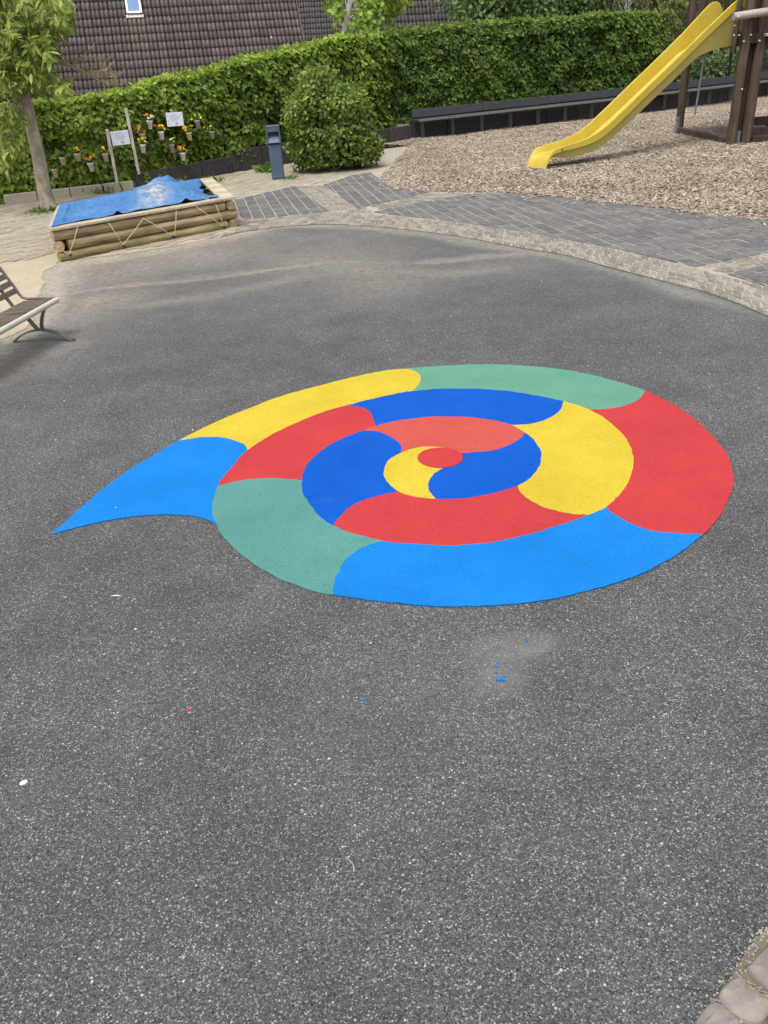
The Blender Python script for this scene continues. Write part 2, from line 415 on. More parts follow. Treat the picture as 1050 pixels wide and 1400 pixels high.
def catmull(pts, n=6, closed=False):
    P = [np.array(p, float) for p in pts]; out = []
    N = len(P)
    for i in range(N - 1):
        p0 = P[max(i - 1, 0)]; p1 = P[i]; p2 = P[i + 1]; p3 = P[min(i + 2, N - 1)]
        for k in range(n):
            t = k / n
            out.append(.5 * ((2 * p1) + (-p0 + p2) * t + (2 * p0 - 5 * p1 + 4 * p2 - p3) * t * t + (-p0 + 3 * p1 - 3 * p2 + p3) * t ** 3))
    out.append(P[-1]); return np.array(out)
def resample(pts, n):
    P = np.asarray(pts, float); d = np.r_[0, np.cumsum(np.linalg.norm(np.diff(P, axis=0), axis=1))]
    t = np.linspace(0, d[-1], n); return np.stack([np.interp(t, d, P[:, k]) for k in range(P.shape[1])], 1)
def plen(pts): return float(np.linalg.norm(np.diff(np.asarray(pts), axis=0), axis=1).sum())
def ccw(poly):
    p = np.asarray(poly); a = np.sum(p[:, 0] * np.roll(p[:, 1], -1) - np.roll(p[:, 0], -1) * p[:, 1]); return p if a > 0 else p[::-1]
def inside(P, poly):
    x, y = P[:, 0], P[:, 1]; r = np.zeros(len(P), bool); n = len(poly); j = n - 1
    for i in range(n):
        xi, yi = poly[i][:2]; xj, yj = poly[j][:2]
        c = ((yi > y) != (yj > y)) & (x < (xj - xi) * (y - yi) / ((yj - yi) or 1e-12) + xi); r ^= c; j = i
    return r
def clip(subject, convex):
    out = [tuple(p[:2]) for p in subject]; n = len(convex)
    for i in range(n):
        a, b = convex[i], convex[(i + 1) % n]; inp, out = out, []
        if not inp: return []
        def side(p): return (b[0] - a[0]) * (p[1] - a[1]) - (b[1] - a[1]) * (p[0] - a[0])
        for k in range(len(inp)):
            p, q = inp[k], inp[(k + 1) % len(inp)]; sp, sq = side(p), side(q)
            if sp >= 0: out.append(p)
            if (sp >= 0) != (sq >= 0):
                t = sp / (sp - sq); out.append((p[0] + (q[0] - p[0]) * t, p[1] + (q[1] - p[1]) * t))
    return out
def area(p):
    p = np.asarray(p); return abs(np.sum(p[:, 0] * np.roll(p[:, 1], -1) - np.roll(p[:, 0], -1) * p[:, 1])) / 2
class Pieces:
    """paving stones: bevelled prisms; the largest-showing 300 become single parts, the rest one joined part"""
    def __init__(s): s.items = []
    def add(s, poly, z0, z1, bev, tint):
        poly = ccw(poly); n = len(poly); c = poly.mean(0)
        ins = c + (poly - c) * (1 - bev / max(.02, math.sqrt(area(poly)) / 2))
        V = [(*p, z0) for p in poly] + [(*p, z1 - bev * .6) for p in poly] + [(*p, z1) for p in ins]
        F = [(i, (i + 1) % n, n + (i + 1) % n, n + i) for i in range(n)] + [(n + i, n + (i + 1) % n, 2 * n + (i + 1) % n, 2 * n + i) for i in range(n)] + [tuple(range(2 * n, 3 * n))]
        s.items.append((float(np.hypot(*c)), V, F, tint, c))
    def finish(s, parent, name, mat, rest_name, limit=290):
        vis = [bool(in_view(np.array([*it[4], 0.]), 5, 5)) for it in s.items]
        order = sorted(range(len(s.items)), key=lambda i: (not vis[i], s.items[i][0]))
        single = set(order[:limit]); rest = MB(); tints = []
        for i in order:
            d, V, F, t, c = s.items[i]
            if i in single and vis[i]:
                mb = MB(); mb.add([(p[0] - c[0], p[1] - c[1], p[2]) for p in V], F); mb.build(name, mat, parent, (c[0], c[1], 0), tint=t)
            else: rest.add(V, F); tints += [t] * len(V)
        if rest.v:
            me = rest.mesh(rest_name, mat); a = me.attributes.new('tint', 'FLOAT', 'POINT'); a.data.foreach_set('value', np.array(tints, np.float32))
            tag(link(rest_name, me, parent), kind='stuff')
def sheet(name, poly, z, mat, parent=None):
    me = bpy.data.meshes.new(name); me.from_pydata([(float(p[0]), float(p[1]), z) for p in ccw(np.asarray(poly)[:, :2])], [], [tuple(range(len(poly)))])
    me.materials.append(MATS[mat]); me.update(); return link(name, me, parent)
def px(*pts, z=0.0): return np.array([G(x, y, z) for x, y in pts])[:, :2]

# ------------------------------------------------------------------ leaves
LEAF = np.array([(0, 0, 0), (.30, .28, .05), (.27, .66, .06), (0, 1, -.04), (-.27, .66, .06), (-.30, .28, .05)])
def leaf_mesh(name, C, T, Nn, L, W, mat, tint):
    """C base points, T tip directions, Nn face normals, L lengths, W width factor"""
    T = T / np.linalg.norm(T, axis=1, keepdims=True); S = np.cross(T, Nn); S /= np.maximum(np.linalg.norm(S, axis=1, keepdims=True), 1e-6); Nn = np.cross(S, T)
    l = np.asarray(L)[:, None, None]
    V = C[:, None, :] + l * (LEAF[None, :, 0:1] * W * S[:, None, :] + LEAF[None, :, 1:2] * T[:, None, :] + LEAF[None, :, 2:3] * Nn[:, None, :])
    n = len(C); b = np.arange(n)[:, None] * 6
    F = np.concatenate([b + np.array([0, 1, 2, 3]), b + np.array([0, 3, 4, 5])])
    return fast_mesh(name, V.reshape(-1, 3), F, mat, np.repeat(tint, 6))
def unit(v): return v / np.maximum(np.linalg.norm(v, axis=-1, keepdims=True), 1e-9)
def rnd(n, k=3): return rng.normal(size=(n, k))
_W = [(rng.normal(size=3) * f, rng.uniform(0, 6.28), a) for f, a in ((1.6, 1.), (3.1, .7), (5.5, .5), (9, .35)) for _ in range(5)]
def wob(P, scale=1.0):
    r = np.zeros(len(P))
    for k, ph, a in _W: r += a * np.sin(P @ (k * scale) + ph)
    return r / 3.0

# ================================================================== SETTING
# ground sheet to the horizon
tag(sheet('ground', [(-200, -200), (200, -200), (200, 260), (-200, 260)], -.03, 'earth'), kind='structure')

# asphalt yard: a fine sheet carrying the drifted-sand mask
xs = np.arange(-7, 8.01, .05); ys = np.arange(-3, 14.6, .05)
GX, GY = np.meshgrid(xs, ys); P2 = np.stack([GX.ravel(), GY.ravel()], 1)
nx, ny = len(xs), len(ys)
idx = np.arange(nx * ny).reshape(ny, nx)
F = np.stack([idx[:-1, :-1], idx[:-1, 1:], idx[1:, 1:], idx[1:, :-1]], -1).reshape(-1, 4)
P3 = np.c_[P2, np.zeros(len(P2))]
P3[:, 2] = .0006 * wob(P3, .35)
P3[:, 2] -= P3[:, 2].max()
me = fast_mesh('asphalt_yard', P3, F, 'asphalt')
def seg_dist(P, line):
    d = np.full(len(P), 1e9)
    for a, b in zip(line[:-1], line[1:]):
        ab = b - a; t = np.clip(((P - a) @ ab) / (ab @ ab), 0, 1); d = np.minimum(d, np.linalg.norm(P - (a + t[:, None] * ab), axis=1))
    return d
w1 = wob(P3, .8); w2 = wob(P3 + 11.3, 2.2)
sand = np.zeros(len(P2))
for line, wd, am in (
    (px((60, 405), (140, 393), (230, 384), (330, 374), (420, 363), (470, 358), (560, 360), (640, 354), (700, 347)), .08, .42),
    (px((95, 401), (140, 394), (200, 388), (240, 385), (330, 375), (395, 365), (430, 361)), .035, .75),
    (px((440, 359), (480, 357.5), (560, 360), (610, 359), (650, 353), (705, 346)), .03, .60),
    (px((540, 372), (575, 375), (620, 378)), .05, .5),
    (px((180, 420), (260, 408), (330, 396), (400, 382), (470, 372)), .16, .34),
    (px((430, 360), (480, 372), (520, 390)), .5, .30),
    (px((540, 370), (600, 376), (680, 368)), .22, .34),
    (px((690, 349), (760, 342), (830, 362)), .14, .45),
    (px((80, 360), (140, 352), (220, 338), (320, 317)), .42, 1.05),
    (px((20, 458), (42, 440), (54, 400), (62, 371), (84, 356)), .22, 1.7),
    (px((55, 400), (70, 372), (84, 356)), .45, .95),
    (px((90, 400), (150, 375), (230, 352)), .75, .42),
    (px((-10, 490), (20, 465), (60, 440), (120, 415)), .55, .55),
    (px((-10, 520), (40, 492), (90, 474)), .18, .42),
    (px((320, 318), (400, 309), (480, 309), (600, 320), (740, 347), (860, 376), (1050, 434)), .10, .55)):
    d = seg_dist(P2, line) + min(.07, wd * .9) * w1 + min(.04, wd * .7) * w2
    sand = np.maximum(sand, am * np.exp(-np.maximum(d, 0) ** 2 / wd ** 2) * (1 + .25 * w2))
sand *= .74
sand += (.20 * np.exp(-((P2[:, 1] - 10.3) / 2.2) ** 2) + .05) * (1 + .5 * w1) * (P2[:, 1] > 4.5)*np.clip((P2[:, 1] - 5.5) / 3, 0, 1)
st = np.zeros(len(P2))
for line, wd, am in ((px((660, 885), (700, 880), (748, 876)), .05, .6), (px((735, 884), (700, 900), (675, 915), (690, 930)), .06, .75), (px((655, 942), (680, 935)), .04, .5), (px((480, 1000), (560, 960), (640, 925)), .25, .12)):
    st = np.maximum(st, am * np.exp(-(seg_dist(P2, line) + .008 * w2) ** 2 / wd ** 2))
rgba = np.ones((len(P2), 4), np.float32); rgba[:, 0] = np.clip(sand, 0, 1); rgba[:, 1] = np.clip(st, 0, 1); rgba[:, 2] = 0
a = me.attributes.new('mask', 'FLOAT_COLOR', 'POINT'); a.data.foreach_set('color', rgba.ravel())
asphalt = tag(link('asphalt_yard', me), kind='structure')
cr = px((893, 1350), (915, 1353), (935, 1351.5), (958, 1355), (972, 1356.5)); cr2 = px((972, 1357.6), (958, 1356.2), (935, 1352.6), (915, 1353.6), (893, 1350.3))
sheet('crack', np.r_[cr, cr2], .004, 'crack', asphalt)

# ---------------- painted spiral
S = [(245, 603), (288, 581), (335.7, 561), (383, 543), (445, 526), (497.6, 513), (531, 507), (553, 505), (605, 501), (667.6, 499), (735.7, 502.5), (793, 510), (840.5, 522), (882, 535),
     (919, 553), (956, 579.5), (982, 606), (997.6, 632), (1002.5, 655), (997.6, 679), (984.5, 705), (961, 731.4), (919, 763), (867, 789), (814, 806), (751, 820.5), (683, 828), (605, 830),
     (542, 825.7), (500, 821), (457, 814), (421, 806), (383, 792), (345, 770.5), (316.7, 746.7), (295, 718), (291, 694), (297.6, 665.7), (316.7, 639.5), (338.6, 616.7), (374, 594), (412, 576),
     (445, 563), (474, 555), (507, 546.7), (550, 537.5), (564, 535.6), (605, 532.5), (657, 533), (709.5, 537.6), (770, 549.7), (806, 561), (835, 579.5), (859, 605.7), (865.6, 632), (861.5, 655.5),
     (848, 676), (829, 693.7), (805, 705), (751, 723.6), (704, 736.7), (657, 744.5), (605, 747), (552, 743.8), (526, 741), (491, 733), (457, 720), (430.5, 700), (415, 675), (412.5, 658), (423, 631), (449.5, 610.5),
     (476, 597), (497, 589.5), (513, 583), (545, 576), (583, 571), (613, 570), (648, 571.6), (674, 575.4), (699, 582), (718, 592.6), (731, 603.6), (740, 620), (737, 639), (724, 655),
     (708, 664.6), (682, 673), (644, 681), (613, 683), (596, 683), (567.6, 680), (545, 673), (529.5, 660), (524, 646.7), (531, 631), (548.6, 620), (567.6, 613.5), (590.5, 611.6), (617, 615), (630.5, 621)]
Sg = px(*S); SUB = 14; Sc = catmull(Sg, SUB)
def waver(P):
    q = np.c_[P, np.zeros(len(P))]; return P + .0022 * np.c_[wob(q, 14), wob(q + 9.1, 14)] + .0016 * np.c_[wob(q, 40), wob(q + 4.7, 40)]
Sc = waver(Sc)
key = {p: i * SUB for i, p in enumerate(S)}
def arc(a, b):
    i, j = key[a], key[b]
    return Sc[i:j + 1] if i <= j else Sc[j:i + 1][::-1]
def div(*pts): return waver(catmull(px(*pts), 14))
D1 = div((245, 603), (274, 599), (302, 599), (324, 604), (336, 611), (338.6, 616.7))
D2 = div((553, 505), (569.5, 509.5), (575, 517), (573, 526), (564, 535.6))
D3 = div((882, 535), (874.5, 545.5), (856, 555), (835, 559), (806, 561))
D4 = div((961, 731.4), (919, 730), (882, 725), (851, 710.5), (835, 701), (829, 693.7))
D5 = div((457, 814), (455.7, 801.4), (462, 785), (474, 765.7), (493, 751), (514, 743.5), (526, 741))
D6 = div((297.6, 665.7), (321, 660), (345, 656), (374, 655), (397.6, 656.5), (412.5, 658))
D7 = div((474, 555), (493, 557.6), (505, 563), (510.5, 573), (513, 583))
D8 = div((770, 549.7), (767.6, 559), (758, 568.6), (743, 576), (724, 581), (699, 582))
D9 = div((805, 705), (777.6, 702.6), (746, 696), (720, 681.7), (709.5, 669.6), (708, 664.6))
D10 = div((457, 720), (463, 709.5), (476, 696), (491, 687), (514, 680), (545, 673))
D11 = div((497, 589.5), (518, 591), (533, 597), (545, 606.7), (548.6, 613), (548.6, 620))
D12 = div((718, 592.6), (705, 604.8), (686, 613.5), (666.7, 618), (647.6, 619.5), (630.5, 621))
D13 = div((596, 683), (588.6, 675), (585.5, 667.6), (586.7, 658), (594, 648.6), (606, 640), (612, 632))
TAILB = div((295, 718), (274, 708.6), (240.5, 704.8), (207, 705), (169, 708.6), (121, 718), (70, 732))
TAILT = div((70, 732), (112, 694), (160, 655), (207, 625), (245, 603))
PATCHES = [
    ('light_blue', [D1, arc((338.6, 616.7), (295, 718)), TAILB, TAILT], 'sky blue pointed tail patch'),
    ('yellow', [arc((245, 603), (553, 505)), D2, arc((564, 535.6), (338.6, 616.7)), D1[::-1]], 'long yellow outer patch'),
    ('green', [arc((553, 505), (882, 535)), D3, arc((806, 561), (564, 535.6)), D2[::-1]], 'pale green outer patch'),
    ('red', [arc((882, 535), (961, 731.4)), D4, arc((829, 693.7), (806, 561)), D3[::-1]], 'large red outer patch'),
    ('light_blue', [arc((961, 731.4), (457, 814)), D5, arc((526, 741), (829, 693.7)), D4[::-1]], 'wide sky blue outer patch'),
    ('teal', [arc((457, 814), (297.6, 665.7)), D6, arc((412.5, 658), (526, 741)), D5[::-1]], 'green patch joining the tail'),
    ('red', [arc((297.6, 665.7), (474, 555)), D7, arc((513, 583), (412.5, 658)), D6[::-1]], 'red patch of the second turn'),
    ('blue', [arc((474, 555), (770, 549.7)), D8, arc((699, 582), (513, 583)), D7[::-1]], 'long dark blue patch'),
    ('yellow', [arc((770, 549.7), (805, 705)), D9, arc((708, 664.6), (699, 582)), D8[::-1]], 'yellow patch of the second turn'),
    ('red', [arc((805, 705), (457, 720)), D10, arc((545, 673), (708, 664.6)), D9[::-1]], 'red crescent patch'),
    ('blue', [arc((457, 720), (497, 589.5)), D11, arc((548.6, 620), (545, 673)), D10[::-1]], 'dark blue inner patch'),
    ('salmon', [arc((497, 589.5), (718, 592.6)), D12, arc((630.5, 621), (548.6, 620)), D11[::-1]], 'faded salmon red patch'),
    ('blue', [arc((718, 592.6), (596, 683)), D13, px((630.5, 621)), D12[::-1]], 'dark blue swirl beside the centre'),
    ('yellow', [arc((596, 683), (630.5, 621)), px((612, 632)), D13[::-1]], 'yellow crescent round the centre dot'),
]
spiral = tag(empty('painted_spiral', (*px((602, 640))[0], 0)), 'large colourful snail shell spiral painted on the asphalt', 'ground painting')
sc0 = np.array([*px((602, 640))[0]])
def paint_sheet(name, poly, z, mat, parent, label=None):
    keep = [poly[0]]
    for p in poly[1:]:
        if np.linalg.norm(p - keep[-1]) > .003: keep.append(p)
    if np.linalg.norm(keep[0] - keep[-1]) < .003: keep.pop()
    poly = ccw(np.array(keep) - sc0); n = len(poly)
    nz = .0
    V = [(p[0], p[1], z) for p in poly] + [(p[0], p[1], z - .003) for p in poly]
    Fc = [tuple(range(n))] + [(i, n + i, n + (i + 1) % n, (i + 1) % n) for i in range(n)]
    me = bpy.data.meshes.new(name); me.from_pydata(V, [], Fc); me.materials.append(MATS[mat]); me.update()
    o = link(name, me, parent)
    if label: o['label'] = label
    return o
for c, segs, lab in PATCHES:
    paint_sheet('paint_patch', np.concatenate(segs), .005, 'paint_' + c, spiral, lab)
dot = px(*[(602 + 31 * math.cos(a), 627.6 + 13.6 * math.sin(a)) for a in np.linspace(0, 2 * math.pi, 49)[:-1]])
paint_sheet('paint_patch', dot, .009, 'paint_red', spiral, 'red centre dot')
for cx, cy, r in ((679, 912, .009), (684, 929, .012), (688, 931, .007), (678, 920, .005), (497, 957, .006), (720, 878, .004), (690, 925, .003), (681, 906, .004)):
    g = px((cx, cy))[0]; pts = [g + r * random.uniform(.5, 1.25) * np.array([math.cos(t), math.sin(t)]) for t in np.linspace(0, 6.28, 12)[:-1]]
    paint_sheet('paint_drip', np.array(pts), .004, 'paint_light_blue', spiral)

# ---------------- cobble band, paving sections
BL = [(300, 325), (334, 317), (368.6, 312.6), (406.7, 308.8), (452, 307), (500, 309.5), (535, 312), (583, 317.6), (640, 325.6), (700, 337.5), (772, 349), (833, 365.7), (894, 381.5), (955, 397), (1008, 415), (1050, 433), (1120, 465)]
BU = [(310, 303), (334, 301.5), (368.6, 299), (406.7, 295), (452, 291), (500, 292.5), (535, 295.5), (567, 299), (608, 304), (644.6, 308.4), (711, 318.5), (787, 332), (848, 344), (917, 360), (993, 379), (1050, 395), (1120, 420)]
arcL = catmull(px(*BL), 4); arcU = catmull(px(*BU), 4)
paving = tag(empty('cobble_paving', (0, 0, 0)), kind='structure')
bedpoly = np.r_[arcL, px((1200, 420), (1200, 300), (1050, 302), (993, 296), (917, 284), (817, 275), (760, 268), (700, 263), (640, 262), (545, 258), (521, 244), (560, 200), (430, 215), (300, 250), (225, 262), (300, 300))]
sheet('joint_bed', bedpoly, .0062, 'joint_sand', paving)
cob = Pieces()
def cobble_strip(A, B, rows, step=.112, joint=.0085, z=.0120, bow=0.0):
    n = int(max(plen(A), plen(B)) / step); A = resample(A, n + 1); B = resample(B, n + 1)
    # each row of stones is staggered a little
    for r in range(rows):
        off = rng.uniform(0, 1)
        cuts = np.arange(n) + off + rng.uniform(-.16, .16, n)
        def at(t, f):
            i = int(np.clip(math.floor(t), 0, n - 1)); u = np.clip(t - i, 0, 1); a = A[i] * (1 - u) + A[i + 1] * u; b = B[i] * (1 - u) + B[i + 1] * u
            return a + (b - a) * f
        for k in range(n - 1):
            f0, f1 = r / rows, (r + 1) / rows
            q = np.array([at(cuts[k], f0), at(cuts[k + 1], f0), at(cuts[k + 1], f1), at(cuts[k], f1)]); q = q + .005 * np.c_[wob(np.c_[q, np.zeros(4)], 3.0), wob(np.c_[q, np.ones(4)], 3.0)]
            if area(q) < .003: continue
            c = q.mean(0); q = c + (q - c) * (1 - joint / math.sqrt(area(q)) * rng.uniform(.9, 1.7)) + rng.normal(size=(4, 2)) * .004
            # chamfer the corners so the setts look worn
            p8 = []
            for i in range(4):
                a_, b_, c_ = q[i - 1], q[i], q[(i + 1) % 4]; p8 += [b_ + (a_ - b_) * .11, b_ + (c_ - b_) * .11]
            cob.add(np.array(p8), -.03, z + rng.normal() * .0018, .006, rng.uniform(0, 1))
cobble_strip(arcL, arcU, 6)
brA_l = px((452, 290), (428, 273), (404, 254.5)); brA_r = px((490, 288), (466, 271), (441, 253.6))
cobble_strip(brA_r[::-1], brA_l[::-1], 4)
brB_u = px((503, 283), (537, 276), (571, 268), (592, 263.5)); brB_l = px((510, 290), (564.6, 278.7), (608, 272), (640, 265.5))
cobble_strip(brB_l, brB_u, 3)
cobble_strip(px((462, 291), (512, 292.5)), px((488, 285.6), (505, 283.4)), 2)
brC_u = px((951, 367), (1000, 357), (1050, 347), (1110, 336)); brC_l = px((992, 375.5), (1020, 369), (1050, 361.5), (1110, 349))
cobble_strip(brC_l, brC_u, 4)
cob.finish(paving, 'cobble', 'cobble', 'small_cobbles')

darkpav = tag(empty('dark_paving', (0, 0, 0)), kind='structure')
SEC = [
    px((318, 275), (360, 265), (403, 255), (428, 273.5), (451.5, 290.3), (407, 294.3), (369, 298.3), (334, 300.8), (322, 290)),
    px((442, 253.6), (462, 247), (482, 240), (506, 236.5), (523, 248), (543, 259.5), (590, 263), (571, 267.6), (537, 275.5), (503, 282.5), (491, 287.6), (467, 271)),
    px((511, 291), (564.6, 279.4), (608, 272.7), (641, 266), (700, 265.5), (760, 270), (817, 277.5), (878, 283.5), (917, 286), (955, 294), (993, 297.5), (1050, 303.5), (1110, 310), (1110, 335), (1050, 346.5), (1000, 356.5), (950, 366.6), (917, 359), (848, 343), (787, 331), (711, 317.5), (644.6, 307.6), (608, 303), (567, 298), (535, 294.6)),
    px((994, 376.5), (1020, 370), (1050, 362.5), (1110, 350), (1110, 415), (1050, 394))]
for sec in SEC: sheet('paver_bed', sec, .0088, 'paver_joint', darkpav)
pv = Pieces(); ax = unit(np.array([-.15, 1.])); ay = np.array([ax[1], -ax[0]])
PW, PL = .158, .20
for si, sec in enumerate(SEC):
    c0 = sec.mean(0); ext = np.abs(sec - c0).max() * 1.5
    th = (0.02, -.02, .03, .05)[si]; axx = np.array([ax[0] * math.cos(th) - ax[1] * math.sin(th), ax[0] * math.sin(th) + ax[1] * math.cos(th)]); ayy = np.array([axx[1], -axx[0]])
    for i in range(-int(ext / PW), int(ext / PW) + 1):
        for j in range(-int(ext / PL), int(ext / PL) + 1):
            cc = c0 + ayy * (i * PW) + axx * ((j + .5 * (i % 2) + .08 * math.sin(i * 2.3)) * PL)
            if np.abs(cc - c0).max() > ext: continue
            hw, hl = PW / 2 - .0075, PL / 2 - .0075
            rect = ccw(np.array([cc - ayy * hw - axx * hl, cc + ayy * hw - axx * hl, cc + ayy * hw + axx * hl, cc - ayy * hw + axx * hl]) + rng.normal(size=(4, 2)) * .002)
            q = clip(sec, rect)
            if len(q) < 3: continue
            q2 = [q[0]]
            for p in q[1:]:
                if math.dist(p, q2[-1]) > .006: q2.append(p)
            if len(q2) > 2 and math.dist(q2[0], q2[-1]) < .006: q2.pop()
            if len(q2) < 3 or area(q2) < .0012: continue
            pv.add(np.array(q2), -.02, .0135 + rng.normal() * .0014, .005, rng.uniform(0, 1) ** 1.3)
pv.finish(darkpav, 'paver', 'paver_dark', 'far_pavers')

# sandy beige paving round the sandpit, tree and bin
SANDP = np.r_[px((84, 356), (62, 371), (54, 400), (42, 440), (22, 458), (-60, 492)), np.array([(-9.5, 5.8), (-9.5, 14.6), (-6, 15.6), (-4.0, 16.2), (-2.0, 18.0), (0.5, 19.9)]), px((560, 203), (516, 229), (480, 239), (441, 252.5), (403, 253.5), (360, 264), (316, 274.5), (322, 291), (331, 302), (338, 316.5), (310, 322), (230, 338), (150, 350))]
sandpav = tag(empty('sandy_paving', (0, 0, 0)), kind='structure')
_e = resample(catmull(SANDP[:6], 6), 140); _t = unit(np.gradient(_e, axis=0)); _q = np.c_[_e, np.zeros(len(_e))]
_e = _e + np.c_[-_t[:, 1], _t[:, 0]] * (.03 * wob(_q, 3.5) + .02 * wob(_q + 3, 9))[:, None] * np.clip(np.minimum(np.arange(140), 139 - np.arange(140)) / 8, 0, 1)[:, None]
sheet('sand_bed', np.r_[_e, SANDP[6:]], .003, 'sand', sandpav)
sp = Pieces(); bx = unit(np.array([.55, 1.])); by = np.array([bx[1], -bx[0]])
c0 = np.array([-4., 12.5])
for i in range(-60, 61):
    for j in range(-45, 46):
        cc = c0 + by * (i * .12) + bx * ((j + .5 * (i % 2)) * .22)
        if not (-8 < cc[0] < .6 and 5.5 < cc[1] < 19): continue
        if not inside(cc[None], SANDP)[0] or not in_view(np.array([*cc, 0.]), 30, 30): continue
        if wob(np.array([[*cc, 3.]]), .5)[0] > .45: continue          # drowned in drifted sand
        hw, hl = .054, .104
        rect = ccw(np.array([cc - by * hw - bx * hl, cc + by * hw - bx * hl, cc + by * hw + bx * hl, cc - by * hw + bx * hl]) + rng.normal(size=(4, 2)) * .003)
        if not inside(rect, SANDP).all(): continue
        sp.add(rect, -.02, .0125 + rng.normal() * .0015, .004, rng.uniform(0, 1))
sp.finish(sandpav, 'beige_paver', 'paver_beige', 'far_beige_pavers', 200)

# ---------------- wood chip bed and its brick edging
WALL = np.array([(-8.6, 14.85), (-6.1, 15.5), (-3.95, 16.1), (-1.97, 17.97), (0.3, 20.2), (1.35, 21.22), (6.5, 23.35), (10.9, 25.6), (15, 27.8)])
ED = [(560, 201), (524, 240), (522, 246), (545, 258.5), (600, 261.5), (650, 263), (700, 264), (760.5, 268.6), (817.6, 276), (878.6, 282), (917, 284.6), (955, 292.6), (993, 296), (1050, 302), (1130, 312)]
edge = catmull(px(*ED), 4)
MUL = np.r_[edge, np.array([(9, 8.4), (16, 12), (15, 27.8), (10.9, 25.6), (6.5, 23.35), (1.35, 21.22), (0.6, 20.5)])]
mulch = tag(empty('wood_chip_bed', (0, 0, 0)), kind='structure')
def mz(P):
    d = np.minimum(seg_dist(P[:, :2], edge), 2.0)
    return .014 + .025 * np.clip(d / .6, 0, 1) + .018 * wob(np.c_[P[:, :2], np.zeros(len(P))], .7) * np.clip(d, 0, 1)
gx = np.arange(-.5, 16, .15); gy = np.arange(8, 28, .15); XX, YY = np.meshgrid(gx, gy); Q = np.stack([XX.ravel(), YY.ravel()], 1)
okp = inside(Q, MUL); zz = mz(Q); ix = np.arange(len(Q)).reshape(XX.shape)
Fq = np.stack([ix[:-1, :-1], ix[:-1, 1:], ix[1:, 1:], ix[1:, :-1]], -1).reshape(-1, 4); Fq = Fq[okp[Fq].all(1)]
link('chip_soil', fast_mesh('chip_soil', np.c_[Q, zz], Fq, 'mulch_soil', smooth=True), mulch)
sheet('chip_underlay', MUL, .006, 'mulch_soil', mulch)
NC = 420000
C = np.c_[rng.uniform(-.3, 13, NC), rng.uniform(8.4, 26.5, NC)]
C = C[inside(C, MUL)]; C = C[in_view(np.c_[C, np.zeros(len(C))], 40, 40)]
# a few chips strewn past the edging onto the paving
e2 = resample(edge[8:], 1500); strew = np.r_[e2[::3] + rng.normal(size=e2[::3].shape) * np.array([.25, .22]), e2 + rng.normal(size=e2.shape) * .06]; C = np.r_[C, strew]
C = C[rng.permutation(len(C))[:105000]] if len(C) > 105000 else C
n = len(C); az = rng.uniform(0, 6.28, n); tl = rng.normal(size=n) * .28; ln = rng.gamma(5, .0055, n) + .010; wd = ln * rng.uniform(.25, .6, n); th = rng.uniform(.004, .010, n)
T = np.c_[np.cos(az) * np.cos(tl), np.sin(az) * np.cos(tl), np.sin(tl)]; Nn = unit(np.c_[rng.normal(size=(n, 2)) * .35, np.ones(n)]); Sx = unit(np.cross(T, Nn)); Nn = np.cross(Sx, T)
base = np.c_[C, mz(C) + rng.uniform(.002, .022, n)]
out_m = ~inside(C, MUL); base[out_m, 2] = .014 + rng.uniform(0, .014, int(out_m.sum()))
K = np.array([(-1, -1, 0), (1, -.7, 0), (1, .7, 0), (-1, 1, 0), (-1, -1, 1), (1, -.7, 1), (1, .7, 1), (-1, 1, 1)])
V = base[:, None] + K[None, :, 0:1] * T[:, None] * (ln / 2)[:, None, None] + K[None, :, 1:2] * Sx[:, None] * (wd / 2)[:, None, None] + K[None, :, 2:3] * Nn[:, None] * th[:, None, None]
Fk = np.array([(4, 5, 6, 7), (0, 1, 5, 4), (1, 2, 6, 5), (2, 3, 7, 6), (3, 0, 4, 7)])
Fall = (np.arange(n)[:, None, None] * 8 + Fk[None]).reshape(-1, 4)
tag(link('wood_chips', fast_mesh('wood_chips', V.reshape(-1, 3), Fall, 'bark_chip', np.repeat(np.clip(rng.beta(2.2, 2.0, n), 0, 1), 8)), mulch), kind='stuff')
brick_edge = tag(empty('brick_edging', (0, 0, 0)), kind='structure')
bk = Pieces(); eb = catmull(px(*ED[2:]), 4); nb = int(plen(eb) / .21); eb = resample(eb, nb + 1)
for a_, b_ in zip(eb[:-1], eb[1:]):
    d = unit(b_ - a_); nrm = np.array([-d[1], d[0]]); c = (a_ + b_) / 2 - nrm * .0; h = np.linalg.norm(b_ - a_) / 2 - .005
    bk.add(np.array([c - d * h - nrm * .05, c + d * h - nrm * .05, c + d * h + nrm * .05, c - d * h + nrm * .05]) + rng.normal(size=(4, 2)) * .003, -.05, .026 + rng.normal() * .004, .008, rng.uniform(0, 1))
bk.finish(brick_edge, 'brick', 'brick_red', 'far_bricks')

